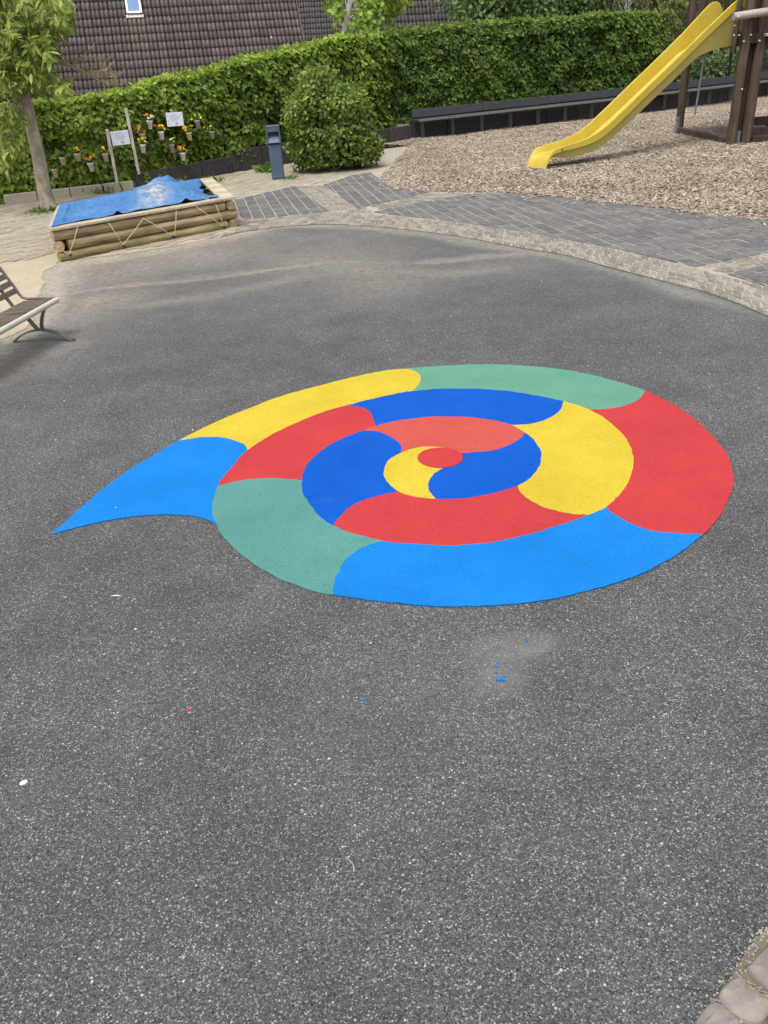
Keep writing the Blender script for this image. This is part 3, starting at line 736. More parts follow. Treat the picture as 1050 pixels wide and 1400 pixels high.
# stones at the near corner
st_root = tag(empty('stone_edging', (0, 0, 0)), kind='structure')
sheet('stone_bed', px((960, 1425), (985, 1362), (1010, 1318), (1032, 1285), (1085, 1240), (1200, 1250), (1200, 1500), (950, 1500)), .003, 'joint_soil', st_root)
for poly, tn in (([(984, 1358), (998, 1343), (1013, 1342), (1022, 1352), (1052, 1372), (1054, 1384), (1042, 1402), (1012, 1400), (982, 1372)], .9), ([(1019, 1327), (1046, 1298), (1072, 1296), (1095, 1335), (1072, 1370), (1048, 1358)], .35),
                 ([(962, 1382), (978, 1374), (1000, 1392), (1012, 1404), (996, 1440), (960, 1440), (944, 1412)], .6), ([(1050, 1290), (1080, 1262), (1120, 1280), (1104, 1320), (1076, 1290)], .5), ([(1062, 1388), (1082, 1378), (1120, 1400), (1110, 1440), (1052, 1440), (1048, 1405)], .7)):
    q = catmull(np.r_[px(*poly), px(poly[0])], 3)[:-1]; c = q.mean(0); n = len(q)
    mb = MB(); V = []
    for f, z in ((1.0, -.03), (1.0, .006), (.95, .014), (.86, .019), (.5, .021 + .002 * tn)):
        V += [(*((p - c) * f * (1 + .01 * math.sin(i * 1.7))), z + .0025 * math.sin(i * .9 + tn * 9)) for i, p in enumerate(q)]
    Fs = [(k * n + i, k * n + (i + 1) % n, (k + 1) * n + (i + 1) % n, (k + 1) * n + i) for k in range(4) for i in range(n)] + [tuple(range(4 * n, 5 * n))]
    mb.add(V, Fs, False); mb.build('stone', 'field_stone', st_root, (c[0], c[1], 0), tint=tn)
# weeds and dry stalks in the joints
def tuft(n, c, spread, h, mat, name, parent=None, label=None, cat=None, group=None, W=.35):
    C = np.c_[rng.normal(size=(n, 2)) * spread, np.full(n, .004)]
    T = unit(np.c_[rng.normal(size=(n, 2)) * .7, rng.uniform(.4, 1.2, n)]); Nn = rnd(n)
    o = link(name, leaf_mesh(name, C, T, Nn, rng.uniform(.5, 1.2, n) * h, W, mat, rng.uniform(0, 1, n)), parent, c)
    if label: tag(o, label, cat, group)
    return o
for (x, y, n, s_, h) in ((984, 1352, 22, .004, .005), (995, 1342, 22, .005, .005), (1012, 1326, 20, .005, .005), (1048, 1393, 30, .006, .006), (1033, 1299, 20, .005, .005)):
    tuft(n, G(x, y, .004), s_, h, 'weed_leaf', 'moss_tuft', st_root)
mb = MB()
for i in range(26):
    t = random.random(); x0, y0 = (1016 + 36 * t, 1333 + 40 * t) if i % 2 else (982 + 32 * t, 1366 + 38 * t)
    p = G(x0 + random.uniform(-3, 3), y0 + random.uniform(-3, 3), .008); an = random.uniform(0, 3.14); l = random.uniform(.008, .02)
    mb.cyl(p - np.array([math.cos(an) * l, math.sin(an) * l, 0]), p + np.array([math.cos(an) * l, math.sin(an) * l, .002]), .0007, n=5)
gp = resample(px((962, 1390), (985, 1358), (1010, 1325), (1035, 1290), (1060, 1265)), 170) + rng.normal(size=(170, 2)) * .010
mg = MB()
for p in gp:
    r_ = random.uniform(.001, .0032); mg.box((p[0], p[1], .004), (r_ * 2, r_ * 1.4, r_ * 1.2), Matrix.Rotation(random.uniform(0, 3), 3, 'Z'))
tag(mg.build('joint_grit', 'paver_joint', st_root), kind='stuff')
tag(mb.build('dry_stalks', 'plank_pale', st_root), kind='stuff')

# ================================================================== BOUNDARY
def wall_frame(path):
    d = np.r_[0, np.cumsum(np.linalg.norm(np.diff(path, axis=0), axis=1))]
    def at(s):
        i = int(np.clip(np.searchsorted(d, s) - 1, 0, len(path) - 2)); t = (s - d[i]) / (d[i + 1] - d[i]); p = path[i] + (path[i + 1] - path[i]) * t; u = unit(path[i + 1] - path[i])
        return p, u, np.array([u[1], -u[0]])       # point, along, towards the yard
    return at, d
def panel_box(parent, name, p0, p1, thick, z0, z1, mat, tint, bev=.012, yard_off=0.0):
    p0, p1 = np.array(p0), np.array(p1); u = unit(p1 - p0); n = np.array([u[1], -u[0]]); c = (p0 + p1) / 2 - n * (thick / 2 - yard_off); L = np.linalg.norm(p1 - p0)
    M = Matrix(((u[0], -u[1], 0), (u[1], u[0], 0), (0, 0, 1)))
    mb = MB(); mb.box((0, 0, 0), (L, thick, z1 - z0), M, bev)
    return mb.build(name, mat, parent, (c[0], c[1], (z0 + z1) / 2), tint=tint)
# low dark concrete panels behind the sandpit, taller beside the bin, then under the long bench
seg = lambda a, b, n: [a + (b - a) * k / n for k in range(n + 1)]
W3, W4, W5, W6, W7, W8, W9 = (WALL[i] for i in range(2, 9))
wlow = tag(empty('retaining_wall', (*W3, 0)), 'low dark concrete panel wall behind the sandpit', 'wall')
wlow.location = (0, 0, 0)
mid = W3 + (W4 - W3) * .78
for k, (a_, b_) in enumerate(zip(seg(W3, mid, 3)[:-1], seg(W3, mid, 3)[1:])):
    u = unit(b_ - a_); panel_box(wlow, 'panel', a_ + u * .006, b_ - u * .006, .09, -.05, .275 + .012 * k, 'wall_panel', random.random())
for k, (a_, b_) in enumerate(zip(seg(mid, W6, 7)[:-1], seg(mid, W6, 7)[1:])):
    u = unit(b_ - a_); panel_box(wlow, 'panel', a_ + u * .006, b_ - u * .006, .09, -.05, .40 if k < 4 else .36, 'wall_panel', random.random(), yard_off=.01)
wb = tag(empty('retaining_wall', (0, 0, 0)), 'dark concrete panel wall under the long wall bench', 'wall')
for (a0, b0, m_) in ((W6, W7, 6), (W7, W8, 5), (W8, W9, 5)):
    for a_, b_ in zip(seg(a0, b0, m_)[:-1], seg(a0, b0, m_)[1:]):
        u = unit(b_ - a_); panel_box(wb, 'panel', a_ + u * .006, b_ - u * .006, .10, -.05, .62, 'wall_panel', random.random())
# long bench on the wall
lb = tag(empty('wall_bench', (0, 0, 0)), 'long dark plank bench fixed along the concrete wall by the slide', 'bench')
first = True
for (a0, b0, m_) in ((W6, W7, 3), (W7, W8, 2), (W8, W9, 2)):
    for k, (a_, b_) in enumerate(zip(seg(a0, b0, m_)[:-1], seg(a0, b0, m_)[1:])):
        u = unit(b_ - a_); nrm = np.array([u[1], -u[0]])
        panel_box(lb, 'back_plank', a_ + u * .004, b_ - u * .004, .035, .50, .67, 'plank_dark', None, .004, .04)
        s_ = panel_box(lb, 'seat_plank', a_ + nrm * .002 + u * .004, b_ + nrm * .002 - u * .004, .30, .435, .475, 'plank_dark', None, .004, .345)
        panel_box(lb, 'seat_edge', a_ + nrm * .002 + u * .004, b_ + nrm * .002 - u * .004, .012, .432, .474, 'plank_edge', None, .002, .359)
    L = np.linalg.norm(b0 - a0); nbk = int(L / .72)
    for k in range(nbk):
        p = a0 + (b0 - a0) * (k + .3) / nbk; u = unit(b0 - a0); nrm = np.array([u[1], -u[0]])
        M = Matrix(((u[0], -u[1], 0), (u[1], u[0], 0), (0, 0, 1)))
        mb = MB(); 
        for dx in (-.022, .022): mb.box(np.array([*(u * dx + nrm * .045), .25]), (.012, .075, .36), M)
        mb.box(np.array([*(nrm * .014), .25]), (.05, .012, .36), M)
        mb.box(np.array([*(nrm * .19), .424]), (.04, .30, .016), M)
        mb.build('bracket', 'bracket_steel', lb, (p[0], p[1], 0))
# beige kerb under the left hedge
kb = tag(empty('garden_kerb', (0, 0, 0)), 'beige concrete kerb stones at the foot of the hedge behind the tree', 'kerb')
kseg = seg(np.array([-6.05, 15.28]), np.array([-3.98, 15.98]), 4)
for a_, b_ in zip(kseg[:-1], kseg[1:]):
    u = unit(b_ - a_); panel_box(kb, 'kerb_stone', a_ + u * .006, b_ - u * .006, .08, -.05, .17, 'kerb_concrete', None, .01)

# ---------------- hedges
def hedge(name, label, path, hts, depth, z0, n, mat, dens_tip=.25, off=.05, leaf=.085):
    path = np.asarray(path, float); d = np.r_[0, np.cumsum(np.linalg.norm(np.diff(path, axis=0), axis=1))]; Lt = d[-1]
    hs_ = np.asarray(hts, float)
    root = tag(empty(name, (0, 0, 0)), label, 'hedge')
    def frame(s):
        i = np.clip(np.searchsorted(d, s, side='right') - 1, 0, len(path) - 2); t = (s - d[i]) / (d[i + 1] - d[i])
        p = path[i] + (path[i + 1] - path[i]) * t[:, None]; u = unit(path[i + 1] - path[i]); return p, u, np.stack([u[:, 1], -u[:, 0]], 1), hs_[i] + (hs_[i + 1] - hs_[i]) * t
    # solid core, coloured dark to paint shade in the gaps between leaves
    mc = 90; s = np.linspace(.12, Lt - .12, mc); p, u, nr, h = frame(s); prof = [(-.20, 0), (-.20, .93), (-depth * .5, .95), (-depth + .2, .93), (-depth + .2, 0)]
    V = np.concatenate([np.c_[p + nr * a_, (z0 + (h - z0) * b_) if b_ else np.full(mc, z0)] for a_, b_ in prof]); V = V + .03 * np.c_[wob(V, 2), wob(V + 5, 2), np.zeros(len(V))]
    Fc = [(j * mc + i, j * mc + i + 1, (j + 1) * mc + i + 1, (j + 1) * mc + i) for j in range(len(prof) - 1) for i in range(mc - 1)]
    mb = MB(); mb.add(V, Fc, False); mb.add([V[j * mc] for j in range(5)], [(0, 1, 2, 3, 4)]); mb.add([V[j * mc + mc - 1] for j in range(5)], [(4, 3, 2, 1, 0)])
    mb.build('shade_core', 'hedge_core', root)
    # leaves: front, top, back and the two ends
    nf, nt, nb, ne = int(n * .66), int(n * .20), int(n * .09), int(n * .05)
    s = np.r_[rng.uniform(0, Lt, nf), rng.uniform(0, Lt, nt), rng.uniform(0, Lt, nb), np.where(rng.uniform(size=ne) < .5, rng.uniform(-.08, .05, ne), Lt + rng.uniform(-.05, .12, ne))]
    sc = np.clip(s, 0, Lt); p, u, nr, h = frame(sc); p = p + u * (s - sc)[:, None]
    N = len(s); zf = rng.uniform(0, 1, N); lat = np.zeros(N)
    kind = np.r_[np.zeros(nf), np.ones(nt), np.full(nb, 2), np.full(ne, 3)]
    dep = rng.gamma(1.6, .055, N)
    lat = np.where(kind == 0, -dep + .05, np.where(kind == 1, -rng.uniform(0, depth, N), np.where(kind == 2, -depth + dep - .05, -rng.uniform(0, depth, N))))
    # rounded shoulders at the top edges
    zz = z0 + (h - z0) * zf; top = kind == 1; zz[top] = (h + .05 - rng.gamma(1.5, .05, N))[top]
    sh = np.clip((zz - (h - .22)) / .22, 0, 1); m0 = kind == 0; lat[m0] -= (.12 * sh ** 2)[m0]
    Pp = np.c_[p + nr * lat[:, None], zz]
    bulge = wob(Pp, 1.1)
    Pp[:, :2] += nr * (np.where(kind == 2, -1, 1) * (bulge * .06 + wob(Pp + 3.7, 3.2) * .05))[:, None]; Pp[top, 2] += bulge[top] * .05
    out = np.c_[nr, np.zeros(N)]; upv = np.array([0, 0, 1.])
    Nrm = np.where((kind == 0)[:, None], out + upv * .55, np.where((kind == 1)[:, None], upv + out * .3, np.where((kind == 2)[:, None], -out + upv * .5, np.c_[u, np.zeros(N)] * np.where(s > Lt / 2, 1, -1)[:, None] + upv * .5)))
    Nrm = unit(unit(Nrm) + rnd(N) * .42)
    T = unit(out * .35 - upv * .55 + rnd(N) * .75); T[top] = unit(upv * .4 + rnd(int(top.sum())) * .8)
    T = unit(T - Nrm * np.sum(T * Nrm, 1, keepdims=True))
    ln = rng.uniform(.6, 1.25, N) * leaf
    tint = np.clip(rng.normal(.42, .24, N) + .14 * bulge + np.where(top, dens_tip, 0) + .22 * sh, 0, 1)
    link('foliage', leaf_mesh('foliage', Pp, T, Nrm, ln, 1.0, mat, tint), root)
    # fresh shoots standing out of the clipped top
    k = 260; s = rng.uniform(0, Lt, k); p, u, nr, h = frame(s); mbs = []
    Cb, Tb = [], []
    for i in range(k):
        b = np.array([*(p[i] - nr[i] * rng.uniform(0, depth * .7)), h[i] - .02]); dr = unit(np.array([*rng.normal(size=2) * .35, 1.])); L_ = rng.uniform(.04, .15)
        for q in range(5): Cb.append(b + dr * L_ * q / 4); Tb.append(unit(dr * .6 + rng.normal(size=3) * .7))
    Cb, Tb = np.array(Cb), np.array(Tb)
    link('shoots', leaf_mesh('shoots', Cb, Tb, rnd(len(Cb)), rng.uniform(.04, .075, len(Cb)), 1.0, mat, rng.uniform(.6, 1, len(Cb))), root)
    return frame
offp = lambda P, o: P + o
HL = np.array([(-8.8, 14.95), (-6.1, 15.62), (-3.98, 16.22), (-1.99, 18.1), (0.22, 20.3), (0.9, 20.95)])
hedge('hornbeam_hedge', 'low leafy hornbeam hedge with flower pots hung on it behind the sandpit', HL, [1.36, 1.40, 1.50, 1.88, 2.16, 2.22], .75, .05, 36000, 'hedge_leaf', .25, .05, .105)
HR = np.array([(0.7, 20.85), (1.35, 21.36), (6.5, 23.5), (8.15, 24.25)])
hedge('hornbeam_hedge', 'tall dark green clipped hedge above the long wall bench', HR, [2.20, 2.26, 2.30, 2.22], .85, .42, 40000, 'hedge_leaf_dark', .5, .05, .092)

# ---------------- wire fence through and beyond the hedge
fence = tag(empty('wire_fence', (0, 0, 0)), 'dark wire mesh fence with square posts behind the slide tower', 'fence')
FP = np.array([(1.22, 21.55), (6.42, 23.69), (10.9, 25.85), (15, 27.9)]); fat, fd = wall_frame(FP)
for s in np.arange(.3, fd[-1], 2.45):
    p, u, nr = fat(s); mb = MB(); M = Matrix(((u[0], -u[1], 0), (u[1], u[0], 0), (0, 0, 1)))
    mb.box((0, 0, .95), (.06, .06, 1.9), M, .005); mb.box((0, 0, 1.91), (.065, .065, .02), M); mb.build('fence_post', 'fence_metal', fence, (p[0], p[1], 0))
mb = MB(); pts = [fat(s) for s in np.arange(.05, fd[-1], .1)]
for p, u, nr in pts: mb.box((p[0], p[1], 1.2), (.006, .006, 1.3))
for z in np.arange(.6, 1.86, .2):
    mb.tube([(p[0], p[1], z) for p, u, nr in pts[::4]], .005, 5)
tag(mb.build('wire_mesh', 'fence_metal', fence), kind='stuff')
fence2 = tag(empty('wire_fence', (0, 0, 0)), 'dark wire strands threaded through the hedge beside the shrub', 'fence')
FP2 = np.array([(-4.06, 16.3), (-2.1, 18.2), (0.13, 20.42), (1.03, 21.28)]); fat2, fd2 = wall_frame(FP2)
for s in np.arange(1.2, fd2[-1], 2.3):
    p, u, nr = fat2(s); p = p + nr * .0; MB().box((0, 0, .8), (.05, .05, 1.6)).build('fence_post', 'fence_metal', fence2, (p[0], p[1], 0))
mb = MB(); pts = [fat2(s) for s in np.arange(.05, fd2[-1], .35)]
for z in (.65, .95, 1.25): mb.tube([(p[0] + nr[0] * .20, p[1] + nr[1] * .20, z) for p, u, nr in pts], .004, 5)
tag(mb.build('wire_mesh', 'fence_metal', fence2), kind='stuff')

# ================================================================== HOUSES BEHIND
def tile_geo(w, g, waves=2):
    """one pantile: wavy top with a thick lower edge, x across, s up the slope, h off the roof"""
    nseg = waves * 8; V = []; L = g * 1.16
    for (s, lift) in ((0, -.012), (0, .045), (L, .004)):
        for i in range(nseg + 1):
            x = (w - .005) * i / nseg; ph = (i / nseg * waves) % 1.0
            wave = .062 * abs(math.sin(math.pi * ph)) ** .6
            V.append((x, s, lift + (wave if lift > -.01 else 0)))
    n1 = nseg + 1
    Fq = [(r * n1 + i, r * n1 + i + 1, (r + 1) * n1 + i + 1, (r + 1) * n1 + i) for r in range(2) for i in range(nseg)]
    return np.array(V), np.array(Fq)
def house(label, xl, xr, Y, ze, pitch, slope, tw, tg, mat, tilt=0.0, singles=0, stain_fn=None, see=None, yaw=0.0, wall=True):
    W = round((xr - xl) / tw) * tw + .005; root = tag(empty('house', (0, 0, 0)), label, 'house')
    ex = np.array([math.cos(yaw) * math.cos(tilt), math.sin(yaw) * math.cos(tilt), math.sin(tilt)])
    fy = np.array([-math.sin(yaw), math.cos(yaw), 0]); es = fy * math.cos(pitch) + np.array([0, 0, math.sin(pitch)]); nrm = np.cross(ex, es); E0 = np.array([xl, Y, ze])
    P = lambda x, s, h=0: E0 + ex * x + es * s + nrm * h
    mb = MB(); mb.add([P(0, 0, -.02), P(W, 0, -.02), P(W, slope, -.02), P(0, slope, -.02), P(0, 0, -.14), P(W, 0, -.14), P(W, slope, -.14), P(0, slope, -.14)], [(0, 1, 2, 3), (7, 6, 5, 4), (0, 4, 5, 1), (1, 5, 6, 2), (2, 6, 7, 3), (3, 7, 4, 0)])
    # far slope of the gable roof
    top = P(0, slope, 0); run = slope * math.cos(pitch); D = fy * run
    q = [P(0, slope, -.02), P(W, slope, -.02), P(W, slope, -.02) + D - np.array([0, 0, slope * math.sin(pitch)]), P(0, slope, -.02) + D - np.array([0, 0, slope * math.sin(pitch)])]
    mb.add(q + [p - np.array([0, 0, .15]) for p in q], [(0, 1, 2, 3), (7, 6, 5, 4), (0, 4, 5, 1), (1, 5, 6, 2), (2, 6, 7, 3), (3, 7, 4, 0)])
    roof = mb.build('roof', mat, root, tint=.4)
    if wall:
        mb = MB(); e = .35; A = [P(e, e), P(W - e, e)]; z0 = -1.0
        ridge = [P(e, slope - .12, -.2), P(W - e, slope - .12, -.2)]; Bk = [P(e, e) + 2 * D - fy * .9, P(W - e, e) + 2 * D - fy * .9]
        dn = lambda p, z=None: np.array([p[0], p[1], z0])
        lo = lambda p: p - np.array([0, 0, .25])
        V = [dn(A[0]), dn(A[1]), lo(A[1]), lo(A[0]), dn(Bk[0]), dn(Bk[1]), lo(Bk[1]), lo(Bk[0]), ridge[0], ridge[1]]
        mb.add(V, [(0, 1, 2, 3), (5, 4, 7, 6), (4, 0, 3, 8, 7), (1, 5, 6, 9, 2)]); mb.build('wall', 'render_wall', root)
    TV, TF = tile_geo(tw, tg); nc = int(W / tw + .01); nr = int(slope / tg); cand = []
    for r in range(nr):
        for c in range(nc): cand.append((r, c, P(c * tw + tw / 2, r * tg + tg / 2)))
    pick = set()
    if singles:
        cc = np.array([k[2] for k in cand]); v = (cc - np.array([0, 0, CAM_H])) @ _M; pxx = 525 + CAM_F * v[:, 0] / -v[:, 2]; pyy = 700 - CAM_F * v[:, 1] / -v[:, 2]
        okv = np.where((pxx > 20) & (pxx < 1050) & (pyy > -2) & (pyy < np.interp(pxx, [20, 150, 320, 430], [150, 132, 95, 70])))[0]
        okv = okv[np.argsort(np.linalg.norm(cc[okv], axis=1))][:singles]; pick = set(okv.tolist())
    RV, RF, RT, RS = [], [], [], []; nv = len(TV)
    for i, (r, c, ctr) in enumerate(cand):
        jit = rng.normal() * .003; x0 = c * tw; s0 = r * tg
        V = E0 + ex * (x0 + TV[:, 0:1] + rng.normal() * .002) + es * (s0 + TV[:, 1:2] + rng.normal() * .003) + nrm * (TV[:, 2:3] + jit)
        t = float(np.clip(rng.normal(.5, .22), 0, 1)); sn = stain_fn(x0 + tw / 2, s0 + tg / 2) if stain_fn else 0.0
        if i in pick:
            me = fast_mesh('roof_tile', V - ctr, TF, mat, np.full(nv, t), True)
            if sn: a_ = me.attributes.new('stain', 'FLOAT', 'POINT'); a_.data.foreach_set('value', np.full(nv, sn, np.float32))
            link('roof_tile', me, roof, ctr)
        else: RF.append(TF + nv * len(RV)); RV.append(V); RT.append(np.full(nv, t)); RS.append(np.full(nv, sn))
    me = fast_mesh('roof_tiles', np.concatenate(RV), np.concatenate(RF), mat, np.concatenate(RT), True)
    a_ = me.attributes.new('stain', 'FLOAT', 'POINT'); a_.data.foreach_set('value', np.concatenate(RS).astype(np.float32))
    tag(link('roof_tiles', me, roof), kind='stuff')
    for x in (-.035, W - .0):
        mb = MB()
        q = [P(x, -.02, -.12), P(x + .03, -.02, -.12), P(x + .03, slope, -.12), P(x, slope, -.12), P(x, -.02, .05), P(x + .03, -.02, .05), P(x + .03, slope, .05), P(x, slope, .05)]
        mb.add(q, [(3, 2, 1, 0), (4, 5, 6, 7), (0, 1, 5, 4), (1, 2, 6, 5), (2, 3, 7, 6), (3, 0, 4, 7)])
        mb.build('verge_trim', mat, roof, tint=.2)
    return root, roof, P, ex, es, nrm
HX0, HY, HZ, HP = -9.45, 25.2, .50, R(52)
HYAW = R(10); HTILT = R(-1.3)
def roof_uv(x, y):
    """where the sight line through a photo point meets the main roof: metres along the eave and up the slope"""
    ex = np.array([math.cos(HYAW) * math.cos(HTILT), math.sin(HYAW) * math.cos(HTILT), math.sin(HTILT)]); fy = np.array([-math.sin(HYAW), math.cos(HYAW), 0])
    es = fy * math.cos(HP) + np.array([0, 0, math.sin(HP)]); d = ray(x, y)
    t = np.linalg.solve(np.stack([ex, es, -d], 1), np.array([0, 0, CAM_H]) - np.array([HX0, HY, HZ])); return t[0], t[1]
WX, WS = roof_uv(174.5, 24); HW_ = roof_uv(417, 50)[0]
def stain(x, s):
    return .75 * math.exp(-((x - WX - .28) / .27) ** 4) * math.exp(-max(0, WS - .0 - s) / .5) if s < WS else 0.0
h1, roof1, P1, ex1, es1, n1 = house('large house with steep brown pantile roof and a small roof window', HX0, HX0 + HW_, HY, HZ, HP, 8.2, .245, .275, 'roof_tile', HTILT, 290, stain, None, HYAW)
def slab(mb, x0, x1, s0, s1, h0, h1_):
    q = [P1(x0, s0, h0), P1(x1, s0, h0), P1(x1, s1, h0), P1(x0, s1, h0), P1(x0, s0, h1_), P1(x1, s0, h1_), P1(x1, s1, h1_), P1(x0, s1, h1_)]
    mb.add(q, [(3, 2, 1, 0), (4, 5, 6, 7), (0, 1, 5, 4), (1, 2, 6, 5), (2, 3, 7, 6), (3, 0, 4, 7)])
rw = empty('roof_window'); rw.parent = h1
w_, l_ = .43, 1.1
mb = MB(); slab(mb, WX, WX + .06, WS, WS + l_, .0, .17); slab(mb, WX + w_ - .06, WX + w_, WS, WS + l_, .0, .17); slab(mb, WX + .062, WX + w_ - .062, WS, WS + .06, .0, .168); slab(mb, WX + .062, WX + w_ - .062, WS + l_ - .06, WS + l_, .0, .168)
mb.build('frame', 'window_frame', rw)
mb = MB(); slab(mb, WX + .063, WX + w_ - .063, WS + .063, WS + l_ - .063, .115, .14); mb.build('pane', 'window_glass', rw)
mb = MB(); slab(mb, WX - .03, WX + w_ + .03, WS - .10, WS - .004, .02, .115); mb.build('flashing', 'flashing', rw)
x2l = at_depth(404, 40, 44)[0]; x2r = at_depth(482, 30, 44)[0]
house('distant house roof of small dull purple tiles beside the big brown roof', x2l - 3, x2r, 43, .2, R(50), 8.5, .26, .30, 'roof_tile_far', R(-1.3))
x3l = at_depth(497, 20, 33)[0]; x3r = at_depth(622, 15, 33)[0]
house('dark grey tiled house roof rising behind the hedge and sapling', x3l, x3r, 31, .4, R(44), 7.5, .26, .31, 'roof_tile_grey', R(-1.3))

# ================================================================== PLANTS
def tube_path(a, b, sag=0.0, n=6, jit=0.0):
    a, b = np.array(a, float), np.array(b, float); out = []
    for i in range(n):
        t = i / (n - 1); p = a + (b - a) * t; p = p + np.array([0, 0, -sag * 4 * t * (1 - t)])
        if 0 < i < n - 1 and jit: p = p + rng.normal(size=3) * jit
        out.append(p)
    return out
def cloud(n, centres, radii, shell=.55):
    k = rng.integers(0, len(centres), n); w = np.array([r[0] * r[1] * r[2] for r in radii]) ** .67; k = rng.choice(len(centres), n, p=w / w.sum())
    d = unit(rnd(n)); rr = shell + (1 - shell) * rng.uniform(0, 1, n) ** .6
    C = np.array(centres)[k] + d * np.array(radii)[k] * rr[:, None]; return C, d
def bush(name, label, cat, base, centres, radii, n, leaf, mat, stems=7, W=1.0, droop=.3, group=None, bark='twig_bark', stem_r=.02, tint_mu=.45, core=True, shell=.6, leafz=.02, rough=.09):
    root = tag(empty(name, base), label, cat, group); b = np.array(base)
    mb = MB()
    for i in range(stems):
        c = np.array(centres[i % len(centres)]); r = np.array(radii[i % len(centres)]); tip = c + unit(rnd(1))[0] * r * .6; tip[2] = max(tip[2], c[2])
        pth = tube_path(b + np.array([*rng.normal(size=2) * .05, 0]), tip, -.05, 6, .03); mb.tube([p - b for p in pth], np.linspace(stem_r, stem_r * .35, 6), 6)
    mb.build('stems', bark, root)
    C, d = cloud(n, centres, radii, shell); wv = wob(C, 1.3); C = C + d * ((wv + .5 * wob(C + 7, 3.0)) * rough * np.mean([r[0] for r in radii]))[:, None]
    C = C[C[:, 2] > leafz]; d = d[:len(C)] if len(d) == len(C) else None
    cm = np.array(centres).mean(0); dd = unit(C - cm)
    Nrm = unit(dd + np.array([0, 0, .5]) + rnd(len(C)) * .5); T = unit(dd * .4 - np.array([0, 0, droop]) + rnd(len(C)) * .7)
    link('foliage', leaf_mesh('foliage', C - b, T, Nrm, rng.uniform(.65, 1.3, len(C)) * leaf, W, mat, np.clip(rng.normal(tint_mu, .2, len(C)) + .12 * wob(C, 1.2) + .15 * dd[:, 2], 0, 1)), root)
    return root
# round shrub by the bin
bb = np.array([-.42, 16.55, 0.]); 
cs = [(-.44, 16.6, .55), (-.50, 16.6, 1.15), (-.02, 16.65, .45), (-.85, 16.6, .50), (-.62, 16.55, 1.40), (-.20, 16.6, 1.05), (.22, 16.65, .32), (-.80, 16.65, 1.0), (-.40, 16.55, .85), (-.10, 16.6, .78)]
rs = [(.72, .70, .58), (.58, .58, .52), (.52, .55, .45), (.46, .52, .48), (.36, .38, .34), (.45, .48, .45), (.34, .40, .30), (.38, .42, .42), (.60, .55, .50), (.42, .45, .45)]
bush('shrub', 'dense rounded green shrub standing beside the blue litter bin', 'shrub', bb, cs, rs, 15000, .075, 'shrub_leaf', 12, 1.0, .25, shell=.30, rough=.22)
# young tree with pale trunk behind the hedge
sb = np.array([*at_depth(468, 60, 22.6)[:2], 0.])
root = tag(empty('young_tree', sb), 'young bright green tree with pale trunk behind the hedge', 'tree')
t1 = at_depth(483, -20, 22.6) - sb; t0 = at_depth(470, 50, 22.6) - sb
MB().tube([(0, 0, -.05), t0 * .5, t0, t1, t1 + np.array([.05, 0, 1.4])], [.10, .095, .085, .06, .02], 10).build('trunk', 'pale_bark', root)
C, d = cloud(1900, [at_depth(x, y, 22.6 + k) for x, y, k in ((505, 8, -.2), (478, 22, -.3), (525, 14, .1), (500, 30, -.3), (530, -20, 0), (470, -25, 0), (500, -60, .2), (540, 2, 0), (462, 8, .2))], [(.42, .5, .34)] * 4 + [(.7, .7, .6)] * 3 + [(.3, .4, .3), (.28, .4, .28)], .2)
_v = (C - np.array([0, 0, CAM_H])) @ _M; _x = 525 + CAM_F * _v[:, 0] / -_v[:, 2]; _y = 700 - CAM_F * _v[:, 1] / -_v[:, 2]
C = C[~((np.abs(_x - (478 - _y * .17)) < 9) & (C[:, 1] < 22.65) & (rng.uniform(size=len(C)) < .8))]
Nrm = unit(np.array([0, -.5, .7]) + rnd(len(C)) * .5); T = unit(np.array([0, -.2, -.6]) + rnd(len(C)) * .6)
link('crown', leaf_mesh('crown', C - sb, T, Nrm, rng.uniform(.09, .16, len(C)), 1.1, 'sapling_leaf', np.clip(rng.normal(.55, .2, len(C)), 0, 1)), root)
mb = MB()
for k in range(9): mb.tube([p for p in tube_path(t0 + (t1 - t0) * random.uniform(.2, 1.2), C[random.randrange(len(C))] - sb, 0, 5, .03)], np.linspace(.022, .006, 5), 5)
mb.build('branches', 'pale_bark', root)

# background trees and bushes beyond the hedge
def back_tree(name, label, px_, py_, Y, rx, rz, n, leaf, mat, W=1.0, droop=.3, lobes=9, mu=.45, cat='tree', bark='twig_bark', zc=None, group=None):
    c = at_depth(px_, py_, Y); base = np.array([c[0], Y, 0.])
    if zc is not None: c[2] = zc
    cs, rs = [], []
    for k in range(lobes):
        d = unit(rnd(1))[0]; cs.append(c + d * np.array([rx, rx * .8, rz]) * rng.uniform(.35, .7)); s = rng.uniform(.4, .62); rs.append((rx * s, rx * s, rz * s))
    return bush(name, label, cat, base, cs, rs, n, leaf, mat, 8, W, droop, group, bark, .07, mu, shell=.45, leafz=.1)
back_tree('background_bush', 'pale green leafy bush showing above the tall hedge next to the grey roof', 690, -10, 27.5, 2.3, 1.9, 9000, .13, 'back_leaf', lobes=11, mu=.5, cat='bush')
back_tree('background_bush', 'mid green bush above the tall hedge between pale bush and conifer', 790, -10, 29, 2.1, 2.2, 8000, .13, 'back_leaf', lobes=10, mu=.42, cat='bush')
back_tree('background_bush', 'low white speckled green bushes behind the wire fence under the play tower', 985, 88, 28.5, 2.6, 1.1, 7500, .11, 'back_leaf', lobes=10, mu=.35, cat='bush', zc=.7)
back_tree('background_bush', 'dark bush behind the tower platform', 1000, 60, 32, 3.4, 1.8, 9000, .13, 'hedge_leaf_dark', lobes=11, mu=.35, cat='bush', zc=1.8)
